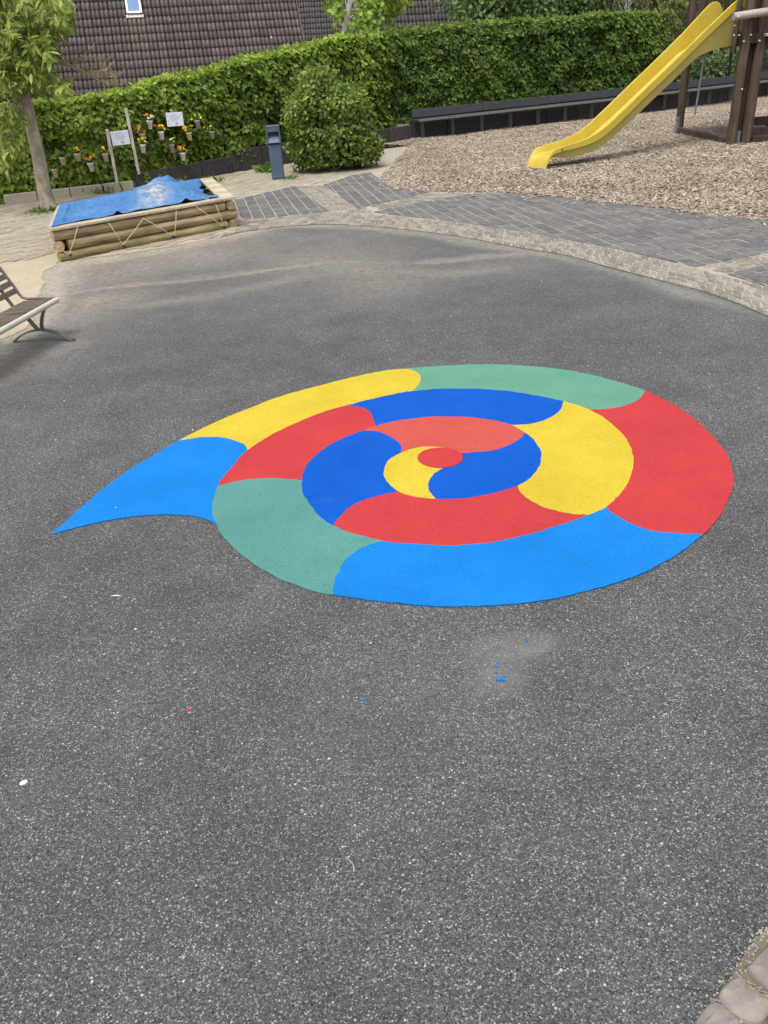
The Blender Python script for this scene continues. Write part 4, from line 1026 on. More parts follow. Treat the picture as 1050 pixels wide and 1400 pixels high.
back_tree('background_bush', 'leafy bush behind the wire fence at the end of the tall hedge', 905, 80, 27.4, 1.3, 1.2, 5000, .10, 'hedge_leaf_dark', lobes=9, mu=.45, cat='bush', zc=.9)
def conifer(label, px_, Y, h, r, n, mu=.5):
    c = at_depth(px_, 20, Y); b = np.array([c[0], Y, 0.]); root = tag(empty('conifer', b), label, 'tree', None)
    MB().tube([(0, 0, 0), (.05, 0, h * .5), (0, .05, h)], [.16, .10, .02], 8).build('trunk', 'twig_bark', root)
    m = n // 26; z = h * rng.uniform(.04, .98, m); a_ = rng.uniform(0, 6.28, m); rr = r * (1 - z / h) ** .6 * rng.uniform(.55, 1.0, m)
    tips = np.c_[rr * np.cos(a_), rr * np.sin(a_), z]; Cs, Ts = [], []
    for p in tips:     # drooping sprays
        o = np.array([p[0], p[1], 0]); o = unit(o); k = 26; t = rng.uniform(0, 1, k)
        q = p[None] + o[None] * (t[:, None] - .8) * .45 + np.array([0, 0, -1.])[None] * (t[:, None] ** 2) * rng.uniform(.2, .6) + rng.normal(size=(k, 3)) * .055
        Cs.append(q); Ts.append(unit(o[None] * .35 + np.array([0, 0, -1.])[None] + rng.normal(size=(k, 3)) * .4))
    C, T = np.concatenate(Cs), np.concatenate(Ts); tt = np.repeat(np.clip(rng.normal(mu, .2, m), 0, 1), 26)
    link('foliage', leaf_mesh('foliage', C, T, rnd(len(C)), rng.uniform(.10, .22, len(C)), .45, 'conifer_leaf', np.clip(tt + rng.normal(size=len(C)) * .1, 0, 1)), root)
conifer('drooping yellow green conifer standing behind the end of the tall hedge', 868, 30, 7.5, 2.3, 14000, .55)
conifer('olive green conifer seen behind the top of the slide', 945, 33, 8.5, 2.6, 12000, .62)
conifer('tall conifer rising behind the play tower rail', 1040, 35, 9, 2.8, 10000, .4)
conifer('broad conifer far behind the pale bush', 760, 37, 9, 3.2, 9000, .4)
conifer('dark conifer beyond the left edge of the brown roof', -8, 25.0, 5.5, 1.3, 6000, .25)

# ---------------- tree by the sandpit
tb = np.array([*G(67, 288)[:2], 0.]); tree = tag(empty('garden_tree', tb), 'slim young tree with grey trunk and drooping pale green leaves', 'tree')
topc = at_depth(33, 128, tb[1]) - tb; top2 = at_depth(22, 60, tb[1]) - tb; top3 = at_depth(5, -30, tb[1]) - tb
MB().tube([(.03, -.01, -.06), (.01, 0, .04), (0, 0, .25), topc * .5 + np.array([.01, .02, 0]), topc, top2, top3], [.165, .135, .112, .100, .085, .065, .04], 14).build('trunk', 'tree_bark', tree)
poly = np.array([(-20, -10), (70, -10), (97, 12), (95, 40), (84, 50), (78, 72), (58, 88), (98, 126), (66, 126), (42, 112), (28, 122), (-20, 118)], float)
tips = []
while len(tips) < 105:
    q = np.array([rng.uniform(-20, 100), rng.uniform(-12, 128)])
    if inside(q[None], poly)[0]: tips.append(at_depth(q[0], q[1] - 4, tb[1] + rng.uniform(-.9, .7)))
for x, y in ((90, 8), (96, 30), (84, 42), (92, 120), (78, 112), (70, 92), (60, 100), (95, 14), (88, 36)): tips.append(at_depth(x, y - 5, tb[1] + rng.uniform(-.4, .2)))
for x, y in ((8, 158), (22, 165), (30, 172), (12, 176), (2, 168), (20, 200), (34, 212), (6, 205), (14, 218), (-6, 190), (0, 225), (8, 236)): tips.append(at_depth(x, y - 4, tb[1] - rng.uniform(.3, .8)))
for k in range(30): tips.append(at_depth(rng.uniform(0, 58), rng.uniform(58, 122), tb[1] - rng.uniform(.25, .8)))
c0 = tb + np.array([-1.0, .1, 3.3])
for k in range(110):
    p = c0 + unit(rnd(1))[0] * np.array([1.7, 1.5, 1.3]) * rng.uniform(.5, 1); 
    if not (in_view(p, 0, 0)): tips.append(p)
Cs, Ts, Ns, Ls, tn = [], [], [], [], []; mb = MB()
limbs = []
for k in range(9):
    f = .86 + .16 * k / 3; st_ = topc + (top3 - topc) * rng.uniform(0, .8); en = c0 - tb + unit(rnd(1))[0] * np.array([1.0, .9, .8]); limbs.append((st_, en)); mb.tube(tube_path(st_, en, -.1, 6, .04), np.linspace(.045, .015, 6), 6)
for p in tips:
    p = p - tb; cand = [a_ + (b_ - a_) * t for a_, b_ in limbs for t in (.4, .7, 1.)] + [topc, top2]; s0 = min(cand, key=lambda q: np.linalg.norm(q - p) + (0 if q[2] < p[2] + .8 else .5))
    pth = tube_path(s0, p, -.06, 5, .02); mb.tube(pth, np.linspace(.012, .003, 5), 4, False)
    m = int(rng.integers(15, 27)); dr = unit(p - s0)
    for j in range(m):
        t = rng.uniform(0, 1) ** .7; base_ = p - dr * (1 - t) * .28 + rng.normal(size=3) * .035
        side = unit(np.cross(dr, rng.normal(size=3))); Cs.append(base_); Ts.append(unit(dr * .45 + side * .75 + np.array([0, 0, -.42]))); Ns.append(unit(np.array([0, -.25, .8]) + rng.normal(size=3) * .4)); Ls.append(rng.uniform(.11, .19)); tn.append(np.clip(rng.normal(.5, .22), 0, 1))
mb.build('branches', 'tree_bark', tree)
link('crown', leaf_mesh('crown', np.array(Cs), np.array(Ts), np.array(Ns), np.array(Ls), .50, 'tree_leaf', np.array(tn)), tree)
# bare lichen-covered branch reaching over the hedge
mb = MB(); Yb = tb[1] + .3
def bpx(x, y, dy=0.0): return at_depth(x, y, Yb + dy) - tb
mb.tube([topc + np.array([0, 0, .1]), bpx(55, 80), bpx(85, 87), bpx(100, 92), bpx(118, 99), bpx(135, 110), bpx(150, 115), bpx(160, 113)], [.035, .028, .022, .018, .014, .011, .007, .004], 6)
mb.tube([bpx(98, 91), bpx(104, 84), bpx(112, 78), bpx(122, 68), bpx(130, 58)], [0.0176, 0.0144, 0.0128, 0.0096, 0.0048], 5)
mb.tube([bpx(118, 99), bpx(128, 97), bpx(142, 98), bpx(152, 88), bpx(157, 82)], [0.0144, 0.0128, 0.0112, 0.008, 0.0048], 5)
mb.tube([bpx(60, 72), bpx(68, 60), bpx(85, 55), bpx(96, 64)], [0.0192, 0.016, 0.0128, 0.0064], 5)
mb.tube([bpx(45, 112), bpx(62, 118), bpx(80, 124), bpx(96, 132), bpx(106, 120)], [0.0192, 0.016, 0.0128, 0.008, 0.0048], 5)
def twig(x, y, ang_, l, r, depth, dy):
    pts = [(x, y)]
    for q in range(4):
        ang_ += random.uniform(-.35, .35) - .04; x += math.cos(ang_) * l / 4; y += math.sin(ang_) * l / 4; dy += random.uniform(-.05, .05); pts.append((x, y))
    mb.tube([bpx(px_, py_, dy) for px_, py_ in pts], np.linspace(r, r * .45, 5), 4, False)
    if depth:
        for q in range(random.randint(2, 4)):
            k = random.randint(1, 4); twig(*pts[k], ang_ + random.choice([-1, 1]) * random.uniform(.35, 1.2), l * random.uniform(.4, .75), r * .62, depth - 1, dy)
for k in range(17):
    t = (k + random.random()) / 17; x0 = 66 + 92 * t; y0 = 82 + 32 * t + random.uniform(-1, 1)
    twig(x0, y0, random.choice([-1.9, -1.2, -.8, -.4, .3, .6]) + random.uniform(-.3, .3), random.uniform(14, 26), .009, 2, random.uniform(-.1, .1))
mb.build('bare_branch', 'lichen_twig', tree)
tuft(160, (tb[0] + .02, tb[1] - .14, .008), .14, .09, 'weed_leaf', 'weed_tuft', None, 'scruffy weeds growing round the foot of the slim tree', 'weeds')
tuft(120, (*px((145, 264))[0], .008), .12, .22, 'weed_leaf', 'weed_tuft', None, 'tall grass tuft behind the sandpit near the white stakes', 'weeds', W=.2)
tuft(60, (*px((291, 250))[0], .008), .08, .13, 'weed_leaf', 'weed_tuft', None, 'small weed at the back corner of the sandpit by the dark wall', 'weeds')
tuft(45, (*px((366, 236))[0], .008), .07, .2, 'weed_leaf', 'weed_tuft', None, 'reddish green weed between the dark wall and the litter bin', 'weeds', W=.6)
tuft(40, (*px((398, 246))[0], .008), .07, .10, 'weed_leaf', 'weed_tuft', None, 'grass blades at the foot of the round shrub', 'weeds', W=.2)

# ================================================================== SANDPIT
sA, sB = px((86, 357))[0], px((319, 311))[0]; sC, sD = G(284, 244.5, .36)[:2], G(86, 281.5, .36)[:2]
pit = tag(empty('sandpit', (*((sA + sB + sC + sD) / 4), 0)), 'wooden log sandpit with pale plank rim under a blue sheet', 'sandpit'); po = np.array([*((sA + sB + sC + sD) / 4), 0.])
v3 = lambda p, z: np.array([p[0], p[1], z])
LZ = (.050, .166, .282); LR = .059
def side_logs(a_, b_, ext):
    u = unit(b_ - a_)
    for k, z in enumerate(LZ):
        e0, e1 = ext[k]; mb = MB(); p0, p1 = v3(a_ - u * e0, z) - po, v3(b_ + u * e1, z) - po
        o_ = (p0 + p1) / 2; L = np.linalg.norm(p1 - p0); mb.cyl((-L / 2, 0, 0), (L / 2, 0, 0), LR * random.uniform(.96, 1.02), LR * random.uniform(.95, 1.03), 16, True, True, 8, .003)
        ob = mb.build('log', 'log_wood_green' if k == 0 else 'log_wood', pit, o_); ob.rotation_euler = (random.uniform(0, 6), 0, 0)
        ob.rotation_mode = 'XYZ'; ob.rotation_euler = (0, 0, math.atan2(u[1], u[0]))
u_f = unit(sB - sA)
side_logs(sA, sB, [(.03, -.10), (-.10, .06), (.05, -.10)])            # front
side_logs(sA, sD, [(-.10, .06), (.05, .05), (-.09, .05)])              # left
side_logs(sB, sC, [(.05, .05), (-.09, .06), (.06, .05)])               # right
side_logs(sD, sC, [(.06, -.09), (-.09, .05), (.05, -.09)])             # back
def rim(a_, b_, w, inn, n):
    u = unit(b_ - a_); nn = np.array([-u[1], u[0]])
    if nn @ (inn - a_) < 0: nn = -nn
    M = Matrix(((u[0], -u[1], 0), (u[1], u[0], 0), (0, 0, 1))); L = np.linalg.norm(b_ - a_)
    for k in range(n):
        c = a_ + u * (L * (k + .5) / n) + nn * (w / 2 - .07); mb = MB(); mb.box((0, 0, 0), (L / n - .008, w, .032), M, .005); ob = mb.build('rim_plank', 'plank_pale', pit, v3(c, .358 + random.uniform(-.001, .001)) - po)
cen = po[:2]
rim(sA - u_f * .06, sB + u_f * .06, .15, cen, 2); rim(sB + unit(sC - sB) * .09, sC, .19, cen, 4); rim(sA + unit(sD - sA) * .09, sD, .15, cen, 2); rim(sD, sC - unit(sC - sD) * .13, .15, cen, 2)
mb = MB(); ins = [p + (cen - p) * .08 for p in (sA, sB, sC, sD)]; mb.prism([p - po[:2] for p in ins], .0, .17); mb.build('sand_fill', 'sand', pit)
# blue sheet
nu, nv = 150, 110; U, Vv = np.meshgrid(np.linspace(0, 1, nu), np.linspace(0, 1, nv)); U, Vv = U.ravel(), Vv.ravel()
uu = -.015 + U * .955; vv0 = .055 - .065 * np.exp(-(U / .09) ** 2) + .012 * np.sin(U * 17) - .02 * np.exp(-((U - .42) / .08) ** 2) + .012 * np.sin(U * 41)
uu = uu + (U > .5) * (-.035 * np.sin(Vv * 3.1) + .012 * np.sin(Vv * 23)) * U ** 6
vv = vv0 + Vv * (1.02 - vv0)
Pq = (sA[None] * ((1 - uu) * (1 - vv))[:, None] + sB[None] * (uu * (1 - vv))[:, None] + sC[None] * (uu * vv)[:, None] + sD[None] * ((1 - uu) * vv)[:, None])
edge_w = np.minimum(np.minimum(Vv, 1 - Vv) / .12, 1) * np.minimum(np.minimum(U, 1 - U) / .1, 1); edge_w = np.clip(edge_w, 0, 1)
zt = .383 + .0 * U
zt = zt - .035 * edge_w * (U < .5)
bump_ = .085 * np.exp(-((U - .66) / .09) ** 2 - ((Vv - .86) / .14) ** 2) + .075 * np.exp(-((U - .60) / .16) ** 2 - ((Vv - .52) / .30) ** 2) + .05 * np.exp(-((U - .80) / .10) ** 2 - ((Vv - .6) / .3) ** 2) + .06 * np.exp(-((U - .75) / .05) ** 2 - ((Vv - .9) / .1) ** 2)
q3 = np.c_[Pq, np.zeros(len(Pq))]
fold = .030 * np.abs(np.sin(9 * U + 4 * Vv + 1.6 * wob(q3, 1.2))) * np.clip((U - .35) / .2, 0, 1) + .012 * wob(q3, 2.0) + .016 * np.abs(wob(q3 + 2, 4.5)) - .008 * np.abs(wob(q3 + 8, 8.0))
zt = zt + bump_ + fold * edge_w
rsag = np.clip((U - .80) / .2, 0, 1) ** 2 * np.clip(Vv / .15, 0, 1) * np.clip((1 - Vv) / .12, 0, 1); zt = zt - .07 * rsag
lift = np.exp(-((U - .37) / .018) ** 2) + np.exp(-((U - .79) / .02) ** 2); zt = zt + .035 * lift * np.exp(-(Vv / .04) ** 2)
zt = np.maximum(zt, np.where((Vv < .1) | (U < .06) | (Vv > .93), .379, .30))
F = np.array([(j * nu + i, j * nu + i + 1, (j + 1) * nu + i + 1, (j + 1) * nu + i) for j in range(nv - 1) for i in range(nu - 1)])
dirt = np.exp(-((U - .62) / .085) ** 2 - ((Vv - .42) / .34) ** 2) * 1.1 + .5 * np.exp(-((U - .53) / .12) ** 2 - ((Vv - .10) / .07) ** 2)
me = fast_mesh('blue_sheet', np.c_[Pq, zt] - po, F, 'tarp', np.clip(dirt, 0, 1), True)
ts = link('blue_sheet', me); ts.location = po; tag(ts, 'rumpled blue sheet dusted with sand stretched over the log sandpit', 'tarp')
md = ts.modifiers.new('thick', 'SOLIDIFY'); md.thickness = .003; md.offset = 1
# cords and their pegs
fn = np.array([u_f[1], -u_f[0]])
if fn @ (cen - sA) > 0: fn = -fn
def onface(x, y, off=.068):
    a_, b_ = sA + fn * off, sB + fn * off; return at_line(x, y, a_, b_)
cord = tag(empty('cord', po), 'thin pale cords zigzagging from the blue sheet to pegs on the logs', 'cord')
for x0, y0, x1, y1 in ((106, 311, 95, 347), (88, 344, 95, 348), (149, 305.5, 168, 335), (196, 299, 168, 335), (197, 299, 236, 322), (241, 288, 238.5, 322), (269, 283, 304, 309), (295, 280, 306, 309)):
    a_, b_ = onface(x0, y0, .074), onface(x1, y1, .082); mm = (a_ + b_) / 2 + np.array([*fn * .012, 0.])
    MB().tube([a_ - po + np.array([*(-fn * .05), .012]), a_ - po, mm - po, b_ - po], .0040, 6).build('strand', 'rope', cord)
for x, y in ((95, 348), (168, 336), (236, 323), (305, 310)):
    b_ = onface(x, y, .045); MB().cyl(b_ - po, b_ - po + np.array([*fn * .06, 0]), .014, .010, 8).build('peg', 'peg', pit)

# ================================================================== LITTER BIN
g = G(381, 246); yaw = math.atan2(-g[0], g[1]) * .6 + .05
lbin = tag(empty('litter_bin', g, yaw), 'blue grey metal litter bin with hooded slot beside the round shrub', 'litter bin')
bw, bd, bh = .235, .20, .885
mb = MB(); mb.box((0, 0, .31), (bw - .012, bd - .01, .58), None, .02); mb.build('body', 'bin_metal', lbin)
mb = MB(); mb.box((0, 0, .012), (bw * .8, bd * .8, .024), None, .004); mb.build('base', 'kerb_concrete', lbin)
mb = MB()
for sx in (-1, 1): mb.box((sx * (bw / 2 - .012), -.005, .745), (.024, bd + .015, .275), None, .004)
mb.box((0, bd / 2 - .01, .745), (bw - .05, .02, .275)); mb.box((0, -.005, .875), (bw, bd + .02, .022), None, .005); mb.box((0, -bd / 2 - .002, .826), (bw - .048, .02, .076))
mb.build('hood', 'bin_metal', lbin)
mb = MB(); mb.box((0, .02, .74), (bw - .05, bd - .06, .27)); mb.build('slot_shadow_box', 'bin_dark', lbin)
M = Matrix.Rotation(R(-38), 3, 'X'); mb = MB(); mb.box((0, -bd / 2 + .012, .665), (bw - .05, .012, .13), M); mb.build('chute_flap', 'bin_metal', lbin)
mb = MB(); mb.box((0, -.003, .606), (bw - .004, bd + .004, .012), None, .003); mb.build('seam_band', 'bin_dark', lbin)

# ================================================================== POTS, SIGNS, STAKES ON THE HEDGE
def hedge_pt(x, y, off=.13):
    A, B = (WALL[2], WALL[3]) if x > 182 else (WALL[1], WALL[2]); u = unit(B - A); nn = np.array([u[1], -u[0]]); return at_line(x, y, A + nn * off, B + nn * off), u, nn
POTS = [  # x, y of pot centre, pot material, flower material(s), amount, label
    (204.4, 170.5, 'pot_white', ('petal_red', 'petal_white'), 1.0, 'white pot with red and white flowers, topmost beside the taller stake'),
    (220.5, 185, 'pot_white', ('petal', 'petal_red'), 1.1, 'white pot with orange yellow pansies below and left of the upper sign'),
    (259, 186, 'pot_cream', ('petal',), 1.5, 'cream yellow pot crowded with yellow flowers below the upper sign'),
    (270.4, 170, 'pot_grey', ('petal',), .9, 'grey pot with yellow flowers right beside the upper sign'),
    (290, 184, 'pot_grey', ('petal',), .35, 'plain grey pot with sparse flowers, the pot farthest from the tree'),
    (195.4, 188.5, 'pot_beige', ('petal_red',), .9, 'beige pot with dark red flowers next to the taller stake'),
    (195, 203, 'pot_white', ('petal',), .9, 'white pot with yellow flowers hung under the beige pot by the stake'),
    (235, 203, 'pot_grey', ('petal_white', 'petal'), .6, 'grey pot with pale small flowers in the lower row below the upper sign'),
    (250, 214, 'pot_white', ('petal', 'petal_red'), 1.2, 'white pot with yellow and red flowers, lowest below the upper sign'),
    (144.6, 215, 'pot_pink', ('petal',), 1.2, 'pinkish pot full of yellow flowers beside the shorter stake'),
    (107, 214.5, 'pot_pink', ('petal',), .8, 'pale pink pot with a few yellow flowers midway between tree and shorter stake'),
    (125, 228.5, 'pot_white', ('petal_red', 'petal'), 1.2, 'white pot with red and yellow flowers hanging low behind the sandpit'),
    (85.7, 220, 'pot_pink', (), 0, 'dull pink pot with green leaves only, higher pot beside the tree trunk'),
    (75.4, 237, 'pot_beige', (), 0, 'pale pot with green leaves only, low beside the tree trunk')]
for i, (x, y, pm, fl, am, lab) in enumerate(POTS):
    c, u, nn = hedge_pt(x, y); root = tag(empty('flower_pot', c - np.array([0, 0, .07])), lab, 'flower pot', 'pots hung on the hedge'); root.rotation_euler = (random.uniform(-.06, .06), random.uniform(-.08, .08), random.uniform(0, 6))
    hgt, r0, r1 = .135 * random.uniform(.95, 1.1), .036, .052; mb = MB(); n = 16
    prof = [(0, 0), (r0, 0), (r0 + (r1 - r0) * .8, hgt * .8), (r1 + .004, hgt * .82), (r1 + .006, hgt), (r1 - .003, hgt), (r1 - .008, hgt * .88), (0, hgt * .88)]
    V = [(r * math.cos(6.2832 * k / n), r * math.sin(6.2832 * k / n), z) for r, z in prof for k in range(n)]
    mb.add(V, [(j * n + k, j * n + (k + 1) % n, (j + 1) * n + (k + 1) % n, (j + 1) * n + k) for j in range(len(prof) - 1) for k in range(n)], True); mb.build('pot', pm, root)
    mb = MB(); mb.tube([(0, .05, hgt * .9), (0, .10, hgt + .03), (0, .16, hgt + .02)], .003, 5); mb.build('hanger', 'bracket_steel', root)
    k = 70; C = np.c_[rng.normal(size=(k, 2)) * .026, np.full(k, hgt * .9) + rng.uniform(0, .05, k)]; T = unit(np.c_[rng.normal(size=(k, 2)) * .8, rng.uniform(.2, 1, k)])
    link('leaves', leaf_mesh('leaves', C, T, rnd(k), rng.uniform(.03, .07, k), .8, 'weed_leaf', rng.uniform(.1, .7, k)), root)
    for fm in fl:
        nb = max(2, int(11 * am / len(fl))); Cc = np.c_[rng.normal(size=(nb, 2)) * .045, hgt + .03 + rng.uniform(0, .075, nb)]
        Cp = np.repeat(Cc, 6, 0); an = np.tile(np.arange(6) * 1.047, nb); face = unit(np.repeat(rng.normal(size=(nb, 3)) * .5 + np.array([*nn * 0, .5]) + np.array([0, -.6, 0]) , 6, 0))
        e1 = unit(np.cross(face, np.array([.3, .2, .9]))); e2 = np.cross(face, e1); Td = e1 * np.cos(an)[:, None] + e2 * np.sin(an)[:, None]
        ob = link('blossoms', leaf_mesh('blossoms', Cp, Td + face * .25, face, np.full(len(Cp), .026), 1.5, fm, rng.uniform(0, 1, len(Cp))), root); ob.rotation_euler = (0, 0, -root.rotation_euler[2])
def sign(x, y, lab, w=.30, h=.225, roll=0.0):
    c, u, nn = hedge_pt(x, y, .17); root = tag(empty('notice_sign', c), lab, 'sign'); root.rotation_euler = (0, roll, math.atan2(u[1], u[0]) * .55)
    MB().box((0, 0, 0), (w, .006, h), None, .001).build('plate', 'sign_white', root)
    mb = MB(); ink = []
    for k, (zz_, x0, x1) in enumerate(((.075, -.05, .05), (.045, -.08, .075), (.02, -.09, .09), (-.005, -.085, .06), (-.03, -.06, .05))):
        xx = x0
        while xx < x1:
            l = random.uniform(.012, .03); mb.box((xx + l / 2, -.0042, zz_), (l, .002, .0085 if k else .012)); xx += l + .009
    for q in range(7): mb.box((.02 + random.uniform(-.02, .02), -.0042, -.075 + random.uniform(-.012, .012)), (.018, .002, .014), Matrix.Rotation(random.uniform(0, 3), 3, 'Y'))
    for sx, sz in ((-1, -.02), (-1, -.075), (1, .06), (-1, .07)):
        for q in range(3): mb.box((sx * (w / 2 - .03) + random.uniform(-.01, .01), -.0042, sz + random.uniform(-.012, .012)), (.012, .002, .009), Matrix.Rotation(random.uniform(0, 3), 3, 'Y'))
    mb.build('print', 'sign_ink', root)
    mb = MB()
    for sx in (-1, 1): mb.cyl((sx * .1, .004, h / 2 - .02), (sx * .1, .12, h / 2), .003, n=5)
    mb.build('tie', 'bracket_steel', root)
sign(164.5, 188.5, 'white notice board fixed between the two pale stakes', roll=R(-1)); sign(239, 163, 'white notice board higher on the hedge among the flower pots', roll=R(1.5))
for (x0, y0, x1, y1, lab) in ((146, 177, 162, 259, 'shorter pale weathered wooden stake beside the lower notice board'), (172, 148.5, 190, 238.5, 'taller pale weathered wooden stake leaning against the hedge')):
    A, B = (WALL[1], WALL[2]) if x1 < 180 else (WALL[2], WALL[3]); u = unit(B - A); nn = np.array([u[1], -u[0]])
    p1 = at_line(x1, y1, A + nn * .06, B + nn * .06); p0 = at_line(x0, y0, A + nn * .15, B + nn * .15); p1[2] = max(p1[2], -.02)
    mid_ = p1; root = tag(empty('wooden_stake', p1), lab, 'stake'); d = p0 - p1
    q = Vector(d).to_track_quat('Z', 'Y').to_matrix(); L = np.linalg.norm(d)
    MB().box((0, 0, 0), (.05, .03, L), None, .003).build('slat', 'stake_wood', root, d / 2).rotation_euler = q.to_euler()
    for f in (.35, .97): MB().cyl((0, -.015, 0), (0, -.03, 0), .008, n=8).build('nail', 'bracket_steel', root, d * f)

# ================================================================== BENCH AT THE LEFT EDGE
bo = np.array([-2.455, 6.71]); bl = unit(np.array([-.17, -.985])); bf = np.array([-bl[1], bl[0]])      # bl along the bench, bf to the front
if bf[0] < 0: bf = -bf
bench = tag(empty('park_bench', (*bo, 0)), 'low slatted bench with curved metal legs at the edge of the asphalt', 'bench')
def bp(l, b, z): return np.array([*(bl * l - bf * b), z])        # l along, b back from the front edge
Lb = 1.55; SH = .305
MB().cyl(bp(0, 0, SH - .020), bp(Lb, 0, SH - .020), .022, n=14).build('front_edge', 'bench_edge', bench)
Mb = Matrix(((bl[0], -bf[0], 0), (bl[1], -bf[1], 0), (0, 0, 1)))
for k in range(6): MB().box(bp(Lb / 2, .052 + k * .042, SH - .014 - .002 * k), (Lb - .03, .034, .02), Mb, .003).build('seat_slat', 'bench_slat', bench)
ang = R(24)
for k in range(5):
    h = .065 + k * .058; Mk = Mb @ Matrix.Rotation(-ang, 3, 'X'); MB().box(bp(Lb / 2, .300 + h * math.tan(ang), SH + h), (Lb - .03, .018, .042), Mk, .003).build('back_slat', 'bench_slat', bench)
for l in (.008, Lb - .008):
    pts = [bp(l, .0, SH - .004), bp(l, .12, SH - .002), bp(l, .25, SH), bp(l, .285, SH + .012), bp(l, .305, SH + .04), bp(l, .33, SH + .10), bp(l, .300 + .34 * math.tan(ang), SH + .34)]
    MB().tube(pts, .012, 8).build('side_rail', 'bench_metal', bench)
def flat_bar(pts, w, t):
    mb = MB(); V = []; P_ = [np.array(p) for p in pts]; ld = np.array([*bl, 0])
    for i, p in enumerate(P_):
        d = unit(P_[min(i + 1, len(P_) - 1)] - P_[max(i - 1, 0)]); nn = np.cross(ld, d)
        for a_, b_ in ((-1, -1), (1, -1), (1, 1), (-1, 1)): V.append(p + ld * a_ * w / 2 + nn * b_ * t / 2)
    m = len(P_); mb.add(V, [(i * 4 + k, i * 4 + (k + 1) % 4, (i + 1) * 4 + (k + 1) % 4, (i + 1) * 4 + k) for i in range(m - 1) for k in range(4)], False); mb.add(V[:4], [(3, 2, 1, 0)]); mb.add(V[-4:], [(0, 1, 2, 3)]); return mb
for l in (.16, Lb - .2):
    arcp = [bp(l, b, .006 + .088 * max(0, 1 - ((b - .12) / .235) ** 2) ** .85) for b in np.linspace(-.12, .36, 15)]
    arcp = [bp(l, -.155, .005)] + arcp
    flat_bar(arcp, .05, .010).build('foot', 'bench_metal', bench)
    la = [bp(l, .02 + .075 * math.sin(t * math.pi * .5), SH - .03 - t * (SH - .125)) for t in np.linspace(0, 1, 9)]
    flat_bar(la, .045, .010).build('leg', 'bench_metal', bench)
    flat_bar([bp(l, .27, SH - .03), bp(l, .20, .2), bp(l, .135, .098)], .045, .010).build('leg', 'bench_metal', bench)
    MB().cyl(bp(l, -.14, .008), bp(l, -.14, .016), .008, n=8).build('foot_bolt', 'peg', bench)
    flat_bar([bp(l, .01, SH - .03), bp(l, .15, SH - .032), bp(l, .285, SH - .025), bp(l, .33, SH + .06), bp(l, .29 + .33 * math.tan(ang), SH + .33)], .035, .010).build('seat_support', 'bench_metal', bench)

# ================================================================== SLIDE AND TOWER
tL, tR_, tR2 = np.array([*G(927, 186)[:2], 0.]), np.array([*G(998, 203)[:2], 0.]), np.array([*G(1018, 201)[:2], 0.])
slE = np.array([*G(731, 237)[:2], 0.]); slT = np.array([6.52, 16.0, 0.]); 
sdir = unit(slT - slE)[:2]; sl_len = np.linalg.norm(slT - slE); sn = np.array([sdir[1], -sdir[0]])        # sn towards the camera
slide = tag(empty('slide', slE), 'yellow plastic chute slide running down into the wood chips', 'slide')
LIP = np.array([(0, .06), (.06, .19), (.13, .29), (.22, .345), (.4, .375), (.8, .43), (1.15, .54), (1.6, .80), (2.1, 1.11), (2.6, 1.415), (3.05, 1.70), (3.5, 1.99), (3.78, 2.17), (3.92, 2.215), (4.04, 2.19), (4.14, 2.05), (4.18, 1.9)])
BED = np.array([(0, -.02), (.06, .10), (.13, .20), (.22, .245), (.4, .255), (.8, .275), (1.15, .345), (1.6, .575), (2.1, .875), (2.6, 1.175), (2.95, 1.395), (3.15, 1.50), (3.35, 1.56), (3.6, 1.60), (3.9, 1.62), (4.18, 1.63)])
ss = np.r_[np.linspace(0, .3, 14), np.linspace(.34, 4.18, 110)]
lipc, bedc = catmull(LIP, 8), catmull(BED, 8); nP = len(ss)
lz = np.interp(ss, lipc[:, 0], lipc[:, 1]); bz = np.interp(ss, bedc[:, 0], bedc[:, 1])
V = []
for s, b_, l_ in zip(ss, bz, lz):
    f = np.clip((s - 3.2) / .7, 0, 1); wi, wt = .172, .205 + .05 * f; h = l_ - b_
    fl_ = min(.13, .62 * h)
    pr = [(-wi + .04, b_), (-wi, b_ + .025), (-wt, l_ - .012), (-wt - .006, l_ - .003), (-wt - .015, l_), (-wt - .028, l_ - .004), (-wt - .032, l_ - .014), (-wt - .036, l_ - fl_), (-wt - .026, l_ - fl_), (-wt - .018, l_ - .03), (-wi - .018, b_ - .015)]
    for x, z in pr + [(-x, z) for x, z in pr[::-1]]: V.append(np.array([*(sdir * s + sn * x), z]))
    prof_n = 2 * len(pr)
Fs = [(i * prof_n + k, (i + 1) * prof_n + k, (i + 1) * prof_n + (k + 1) % prof_n, i * prof_n + (k + 1) % prof_n) for i in range(nP - 1) for k in range(prof_n)]
mb = MB(); mb.add(V, Fs, False); mb.add(V[:prof_n], [tuple(range(prof_n))]); mb.add(V[-prof_n:], [tuple(range(prof_n - 1, -1, -1))]); mb.build('chute', 'slide_plastic', slide)
